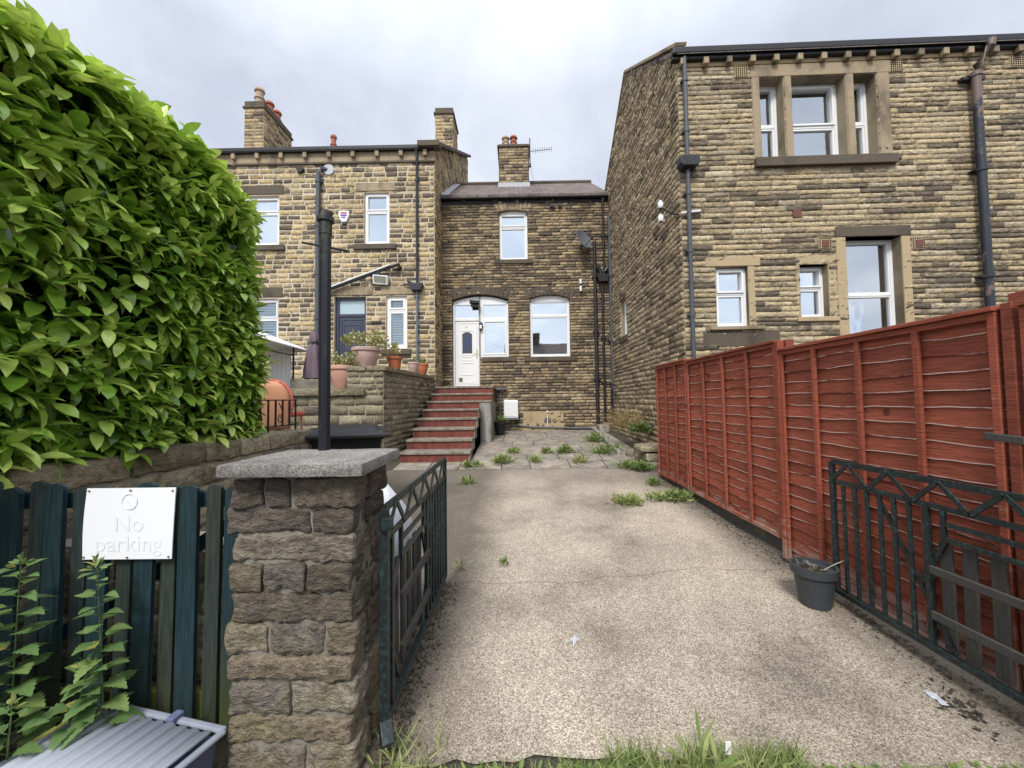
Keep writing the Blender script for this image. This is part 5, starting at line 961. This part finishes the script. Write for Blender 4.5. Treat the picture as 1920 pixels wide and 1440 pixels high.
# ------------------------------------------------------------------ hedge
hd = thing('laurel_hedge', 'huge glossy bright green laurel hedge overhanging the garden wall', 'hedge', (-3.3, 2, 1.1))
def hedge():
    HX0, HX1, HY0, HY1, HZ0, HZ1 = -4.6, -2.44, .7, 3.82, 1.2, 3.61
    parts = []; tw = MB()
    def surf(n, face):
        a = rng.random(n); b = rng.random(n)
        if face == 0: P = np.stack([np.full(n, HX1), HY0+(HY1-HY0)*a, HZ0+(HZ1-HZ0)*b], 1); Nn = np.tile([1., 0, 0], (n, 1))
        elif face == 1: P = np.stack([HX0+(HX1-HX0)*b, HY0+(HY1-HY0)*a, np.full(n, HZ1)], 1); Nn = np.tile([0, 0, 1.], (n, 1))
        else: P = np.stack([HX0+(HX1-HX0)*a, np.full(n, HY1), HZ0+(HZ1-HZ0)*b], 1); Nn = np.tile([0, 1., 0], (n, 1))
        # round the box
        c = np.array([(HX0+HX1)/2, (HY0+HY1)/2, (HZ0+HZ1)/2]); H = np.array([(HX1-HX0)/2, (HY1-HY0)/2, (HZ1-HZ0)/2]); r = .4; Q = P-c; inn = np.clip(Q, -(H-r), H-r); inn[:, 2] = np.where(Q[:, 2] < 0, np.clip(Q[:, 2], -(H[2]-.1), 0), inn[:, 2]); d = Q-inn; l = np.linalg.norm(d, axis=1, keepdims=True); rr = np.where(Q[:, 2:3] < -(H[2]-.3), np.minimum(l, r), r)
        nn = np.where(l > 1e-6, d/np.maximum(l, 1e-6), Nn); P2 = c+inn+nn*np.minimum(np.maximum(l, 1e-6), r)
        bul = pn(P2, 1.5)*.07+pn(P2+5, 4.5)*.045; return P2+nn*bul[:, None], nn
    for face, n in ((0, 1150), (1, 700), (2, 640)):
        P, Nn = surf(n, face); low = np.clip((P[:, 2]-HZ0)/.5, 0, 1)
        dep = rng.exponential(.07, n)-.07; P = P-Nn*dep[:, None]
        A = Nn+rng.normal(size=(n, 3))*.3+np.array([.05, .1, .12])*1.; A[:, 2] += np.where(P[:, 2] > HZ1-.35, .8, 0); A /= np.linalg.norm(A, axis=1, keepdims=True)
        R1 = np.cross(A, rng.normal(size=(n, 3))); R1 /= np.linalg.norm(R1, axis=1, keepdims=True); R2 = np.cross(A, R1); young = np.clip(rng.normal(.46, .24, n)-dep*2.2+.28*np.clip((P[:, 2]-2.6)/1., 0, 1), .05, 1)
        for k in range(7):
            ph = k*2.4+rng.uniform(-.3, .3, n); rad = R1*np.cos(ph)[:, None]+R2*np.sin(ph)[:, None]; t = k/6.
            D = A*(.35+.6*t)+rad*(1.1-.4*t); D[:, 2] -= np.where(P[:, 2] > HZ1-.3, 0., .34)*(1-.5*t); base = P-A*.12*(1-t)
            U = np.array([0, 0, 1.3])+A*.42+rng.normal(size=(n, 3))*.24; Lg = rng.uniform(.13, .22, n)*(1-.3*t); sel = rng.random(n) < .93
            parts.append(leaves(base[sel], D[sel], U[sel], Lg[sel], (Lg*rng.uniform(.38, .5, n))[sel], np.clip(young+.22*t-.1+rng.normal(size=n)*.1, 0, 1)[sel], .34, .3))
        # inner fill, older leaves darkened further to paint the shade inside the hedge
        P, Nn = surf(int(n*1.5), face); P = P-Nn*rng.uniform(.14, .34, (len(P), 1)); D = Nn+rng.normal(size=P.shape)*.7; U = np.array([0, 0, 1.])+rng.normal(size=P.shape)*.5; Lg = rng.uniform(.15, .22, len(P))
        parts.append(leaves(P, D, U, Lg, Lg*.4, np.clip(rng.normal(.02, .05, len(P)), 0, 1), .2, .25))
        for k in range(0, n, 6):
            p = Vector(P[k]); nn = Vector(Nn[k]); tw.tube([p-nn*.35-Vector((0, 0, .2)), p-nn*.1, p+nn*.12], [.007, .005, .002], 4, cap=False)
    V, F, T = join(parts); 
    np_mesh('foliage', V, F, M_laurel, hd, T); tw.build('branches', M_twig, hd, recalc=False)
    m = MB(); m.box(HX0+.4, HX1-.4, HY0+.4, HY1-.4, HZ0+.15, HZ1-.4); m.build('light_block_core', plain('near_black_core', (.008, .014, .004), .95, 0), hd, bevel=.1)  # near-black box added inside the hedge to block light
    m = MB()
    for k in range(6): y = .5+k*.6; m.tube([(-3.2, y, 1.0), (-3.1, y+.05, 1.4), (-3.0, y-.1, 2.2)], [.05, .04, .02], 8)
    m.build('trunk', M_twig, hd)
hedge()

# ------------------------------------------------------------------ nettles, weeds, grass
def nettle(label, x, y, h, n_, lean=(0, 0), yellow=0., L=.1):
    t = thing('stinging_nettle', label, 'plant', (x, y, 0), 'nettles in front of the picket fence'); n = int(n_*1.9); pts = [(x+lean[0]*k**1.5, y+lean[1]*k, h*k) for k in np.linspace(0, 1, 9)]
    MB().tube(pts, [.005*(1-.6*k/8) for k in range(9)], 6).build('stem', M_stem, t); parts = []
    for k in range(n):
        f = (k+.5)/n; z = h*(.12+.88*f); px = x+lean[0]*(z/h)**1.5; py = y+lean[1]*z/h; a0 = (k % 2)*math.pi/2+random.uniform(-.3, .3)
        for s in (0, math.pi):
            a = a0+s+random.uniform(-.2, .2); D = np.array([[math.cos(a), math.sin(a), -.1+.5*f]]); l = 1.0*L*(1-.6*f**1.5)*random.uniform(.8, 1.15)
            tn = .95 if random.random() < yellow*(1-f) else random.uniform(.3, .6)
            P_ = np.array([[px, py, z]]); pet = P_+D*l*.35
            parts.append(leaves(pet, D, np.array([[0, 0, 1.]]), np.array([l]), np.array([l*.88]), np.array([tn]), .3, .22, (0.05, .7, .86, 1., .84, .9, .7, .72, .5, .48, .28, .2, .02), jag=.07))
            parts.append(leaves(P_, D, np.array([[0, 0, 1.]]), np.array([l*.38]), np.array([.004]), np.array([.4]), 0, 0, (1, 1, 1)))
    parts.append(leafball((pts[-1][0], pts[-1][1], pts[-1][2]), .03, 14, .035, .014, .6, .6))
    V, F, T = join(parts); np_mesh('foliage', V, F, M_nettle, t, T)
nettle('tallest nettle rising in front of the white sign', -1.66, 1.6, .84, 12, (-.05, 0), .25, .11); nettle('nettle at the left edge with drooping flower strings', -2.02, 1.58, .86, 12, (.02, 0), .1, .13)
nettle('broad-leaved nettle low beside the storage box', -1.83, 1.42, .42, 6, (.02, 0), .35, .12); nettle('nettle with yellowing leaves in the bottom left corner', -1.95, 1.36, .5, 7, (-.05, 0), .35, .12); nettle('short bent nettle leaning between the two tall ones', -1.76, 1.55, .48, 6, (.08, 0), .5, .12)
nettle('far left nettle mostly cut by the picture edge', -2.14, 1.5, .72, 10, (0, 0), .2, .13)

def clump(label, x, y, wd, h, n, tone, L=.09, W=.018, dep=.12, mat=None, grp='weed clumps between the paving', z=None):
    c = []
    for _ in range(max(3, int(n/8))):
        a, b = random.gauss(0, .4)*wd, random.gauss(0, .4)*dep; c.append(leafball((x+a, y+b, gz(y)+.0 if z is None else z), h*.75, 11, L, W, tone, .7, 1.))
    V, F, T = join(c); o = np_mesh('weed_clump', V, F, mat or M_weed, None, T); tag(o, label, 'weeds', grp); return o
W_ = [('leafy weed clump touching the foot of the steps', -.86, 7.35, .2, .14, 120, .5), ('pair of low weeds by the free end of the pillar gate', -.8, 6.2, .12, .08, 60, .5),
 ('tall tufted weed in the first flag joint, left of centre', -.3, 7.6, .22, .17, 170, .65), ('bright weed tuft second from left in the flag joints', .32, 7.65, .1, .14, 90, .65), ('small weeds in the upper flag joint above the left tuft', -.1, 8.5, .25, .12, 90, .6),
 ('spreading low weed in the middle of the paving', .6, 8.5, .14, .1, 80, .55), ('broad weed clump in the centre of the flags', 1.03, 8.5, .2, .2, 180, .5), ('yellow-green grass tuft in front of the broad central clump', 1.2, 7.55, .12, .16, 100, .85),
 ('dense dark weed by the right flag joints', 1.8, 8.35, .2, .26, 190, .45), ('weed patch highest up beside the kerb edging', 1.95, 9.9, .24, .28, 240, .5), ('thin weeds just below the kerb edging', 2.15, 8.6, .1, .16, 60, .4),
 ('yellow-flowered weed beside the broken wall end', 1.98, 7.17, .22, .16, 170, .6), ('dark green leafy weed against the broken wall end', 2.22, 6.95, .12, .2, 200, .25), ('little round weed alone on the driveway near the fence', 2.05, 6.0, .09, .1, 70, .35),
 ('long weed strip beneath the red fence', 2.05, 5.25, .34, .12, 260, .6), ('fluffy weed on the driveway edge left of the fence strip', 1.4, 5.1, .24, .1, 150, .65), ('pale weed at the foot of the free gate end', -.5, 3.4, .06, .08, 30, .85),
 ('tiny grey weed growing from the driveway crack', -.13, 3.45, .03, .05, 26, .4)]
for l_, x, y, wd, h, n, tn in W_: clump(l_, x, y, wd, h, n, tn, L=.1 if y > 5 else .05, W=.022 if y > 5 else .01, dep=.1)
clump('dead straw-coloured bush against the gable wall above the rubble', 2.52, 9.1, .2, .6, 400, .5, .3, .008, .2, M_dry, 'bushes by the gable wall', z=.75); clump('dark green climber patch on the gable wall beside the dead bush', 2.66, 8.5, .08, .3, 160, .1, .09, .05, .15, M_weed, 'bushes by the gable wall', z=.75)
# grass verge
def verge():
    parts = []
    def blades(n, x0, x1, y0, y1, h, tone, w=.005):
        P = np.stack([rng.uniform(x0, x1, n), rng.uniform(y0, y1, n), np.zeros(n)], 1); D = rng.normal(size=(n, 3))*.55; D[:, 2] = 1; U = rng.normal(size=(n, 3)); U[:, 2] = .2
        keep = pn(P*np.array([1, 1, 0])+3, 5) > -.35+rng.normal(size=n)*.25; P, D, U = P[keep], D[keep], U[keep]; k = len(P)
        parts.append(leaves(P, D, U, h*rng.uniform(.4, 1.25, k), w*rng.uniform(.6, 1.4, k), np.clip(tone+.2*rng.normal(size=k), 0, 1), .5, .3, (1, .9, .6, .05)))
    blades(1100, -.6, .4, 1.5, 1.66, .045, .6); blades(700, .1, .8, 1.56, 1.68, .05, .55); blades(2600, .35, 1.15, 1.48, 1.72, .075, .55); blades(420, .5, 1.0, 1.5, 1.7, .12, .9, .004); blades(1500, 1.0, 2.4, 1.42, 1.62, .05, .55); blades(60, -.6, -.3, 1.6, 1.76, .15, .8, .007); blades(60, .3, 1.2, 1.6, 1.72, .2, .7, .003)
    blades(250, -1.3, -.62, 1.35, 1.56, .08, .5)
    n = 1100; P = np.stack([rng.uniform(-.55, 2.3, n), rng.uniform(1.5, 1.64, n), rng.uniform(0, .02, n)], 1); D = rng.normal(size=(n, 3)); D[:, 2] = np.abs(D[:, 2])*.4; U = np.tile([0, 0, 1.], (n, 1)); parts.append(leaves(P, D, U, rng.uniform(.025, .06, n), rng.uniform(.008, .02, n), rng.uniform(.3, .7, n)))
    V, F, T = join(parts); tag(np_mesh('verge_grass', V, F, M_weed, None, T), 'ragged grass and weeds along the front edge of the driveway', 'grass', kind='stuff')
verge()
for k, (x, y, a) in enumerate(((-.36, 1.58, .4), (-.32, 1.53, 1.9), (-.25, 1.57, 2.6), (.42, 1.54, 1.))):
    V, F, T = leaves(np.array([[x, y, .012]]), np.array([[math.cos(a), math.sin(a), .3]]), np.array([[0, 0, 1.]]), np.array([.05]), np.array([.022]), np.array([.6+.1*k]), .2, .4)
    tag(np_mesh('fallen_leaf', V, F, M_dry, None, T), 'dry brown leaf fallen in the verge grass', 'leaf', 'fallen leaves in the verge')
V, F, T = join([leafball((.72, 1.63, .0), .07, 26, .14, .022, .6, .7)]); tag(np_mesh('dandelion', V, F, M_weed, None, T), 'dandelion rosette with toothed leaves in the thickest verge grass', 'plant')
# small litter
lt = MB(); lt.box(.83, .853, 1.66, 1.664, .05, .1); tag(lt.build('paper_scrap', M_upvc, bevel=.001), 'small white tag caught upright in the verge grass', 'litter')
vs = [(-.66+.0*0, 2.6, .05)]
def rag(name, label, c, s, mat, hgt):
    n = 14; V = []; 
    for j in range(n+1):
        for i in range(n+1):
            u, v = i/n*2-1, j/n*2-1; r_ = max(0, 1-(u*u+v*v)*.5); p = np.array([[u*3, v*3, 1.]]); V.append((c[0]+u*s[0]*(.8+.2*math.sin(v*5)), c[1]+v*s[1], c[2]+hgt*r_*(.5+.5*float(pn(p, 1.3)[0]))+.004))
    F = [(j*(n+1)+i, j*(n+1)+i+1, (j+1)*(n+1)+i+1, (j+1)*(n+1)+i) for j in range(n) for i in range(n)]; return tag(np_mesh(name, V, F, mat), label, 'litter')
M_bag = plain('crumpled_white_plastic', (.75, .77, .8), .4, .4, var=.06)
t = thing('plastic_sack', 'crumpled white plastic sack behind the top hinge of the pillar gate', 'sack', (-.8, 2.35, .02)); 
V = []; n = 18
for j in range(n+1):
    for i in range(n): a = 2*math.pi*i/n; v = j/n; p = np.array([[math.cos(a)*2, math.sin(a)*2, v*4.]]); q = .18*math.sin(math.pi*min(1, v*.9+.12))**.6*(1+.22*float(pn(p, 1.1)[0])); V.append((-.8+q*math.cos(a), 2.4+q*math.sin(a), .02+.99*v))
m = MB(); m.add(V, [(j*n+i, j*n+(i+1) % n, (j+1)*n+(i+1) % n, (j+1)*n+i) for j in range(n) for i in range(n)]); m.build('sack_body', M_bag, t, smooth=True)
rag('crushed_packet', 'flat silver packet on dark debris under the folded gate', (2.05, 2.02, .0), (.024, .05, .02), plain('dull_foil', (.45, .46, .48), .45, .4), .014); V, F, T = join([leafball((2.09+random.gauss(0, .03), 1.93+random.gauss(0, .08), 0), .05, 12, .03, .014, .2, -.3, .3) for _ in range(12)]); tag(np_mesh('leaf_litter', V, F, plain('rotting_leaf', (.04, .032, .024), .9), None, T), 'small heap of dark rotting leaves under the folded gate', 'litter', kind='stuff')
# bird dropping splat
sp = []; V = []; F = []
for k in range(34):
    a = random.uniform(-2.6, .9); l = random.uniform(.02, .06); w_ = random.uniform(.0015, .004); x, y = .33, 2.48; dx, dy = math.cos(a), math.sin(a); b = len(V); r0 = random.uniform(0, .02); z_ = gz(y)+.0045+.0001*k
    V += [(x+dx*r0-dy*w_, y+dy*r0*1.4+dx*w_, z_), (x+dx*r0+dy*w_, y+dy*r0*1.4-dx*w_, z_), (x+dx*l+dy*w_*.4, y+dy*l*1.4-dx*w_*.4, z_), (x+dx*l-dy*w_*.4, y+dy*l*1.4+dx*w_*.4, z_)]; F.append((b, b+1, b+2, b+3))
tag(np_mesh('bird_dropping', V, F, plain('chalky_white', (.6, .6, .62), .9), None, None, None, False), 'pale splayed splash mark on the driveway concrete', 'stain')

# ------------------------------------------------------------------ the house across the road, seen only in the window panes
ho = thing('terraced_house', 'long dark stone house across the road behind the camera, seen only in the panes', 'house', (2, -14, 0))
m = MB(); m.box(-1, 14, -22, -14, -.1, 5.2); m.build('wall', M_dressdark, ho)
m = MB(); m.add([(-1.2, -13.8, 5.2), (14.2, -13.8, 5.2), (14.2, -22.2, 5.2), (-1.2, -22.2, 5.2), (-1.2, -18, 7.6), (14.2, -18, 7.6)], [(0, 1, 5, 4), (2, 3, 4, 5), (0, 4, 3), (1, 2, 5), (0, 3, 2, 1)]); r_ = m.build('roof', M_slate, ho); 
MB().box(1.6, 2.6, -18.5, -17.5, 6.8, 8.7).build('chimney', M_dressdark, r_)

# fine debris gathered along the fence foot, the gate and the flag edge
n = 2600; a = rng.random(n); P = np.zeros((n, 3)); k = rng.random(n)
P[:, 1] = 1.5+5.0*rng.random(n); P[:, 0] = 2.33-np.abs(rng.normal(size=n))*.09
q = k < .3; P[q, 0] = -.62+np.abs(rng.normal(size=q.sum()))*.06; P[q, 1] = rng.uniform(1.65, 3.2, q.sum())
q = k > .82; P[q, 0] = rng.uniform(-.9, 2.3, q.sum()); P[q, 1] = 7.2+rng.normal(size=q.sum())*.05
P[:, 2] = [gz(y)+.006 for y in P[:, 1]]; D = rng.normal(size=(n, 3)); D[:, 2] *= .2; U = np.tile([0, 0, 1.], (n, 1))+rng.normal(size=(n, 3))*.3
V, F, T = leaves(P, D, U, rng.uniform(.008, .03, n), rng.uniform(.005, .014, n), rng.uniform(0, .6, n)); M_deb = leaf_mat('rotting_litter', (.03, .024, .018), (.09, .07, .045), (.3, .22, .13), .9, .05)
tag(np_mesh('debris', V, F, M_deb, None, T), 'fine dark leaf litter gathered along the foot of fence and gate', 'litter', kind='stuff')
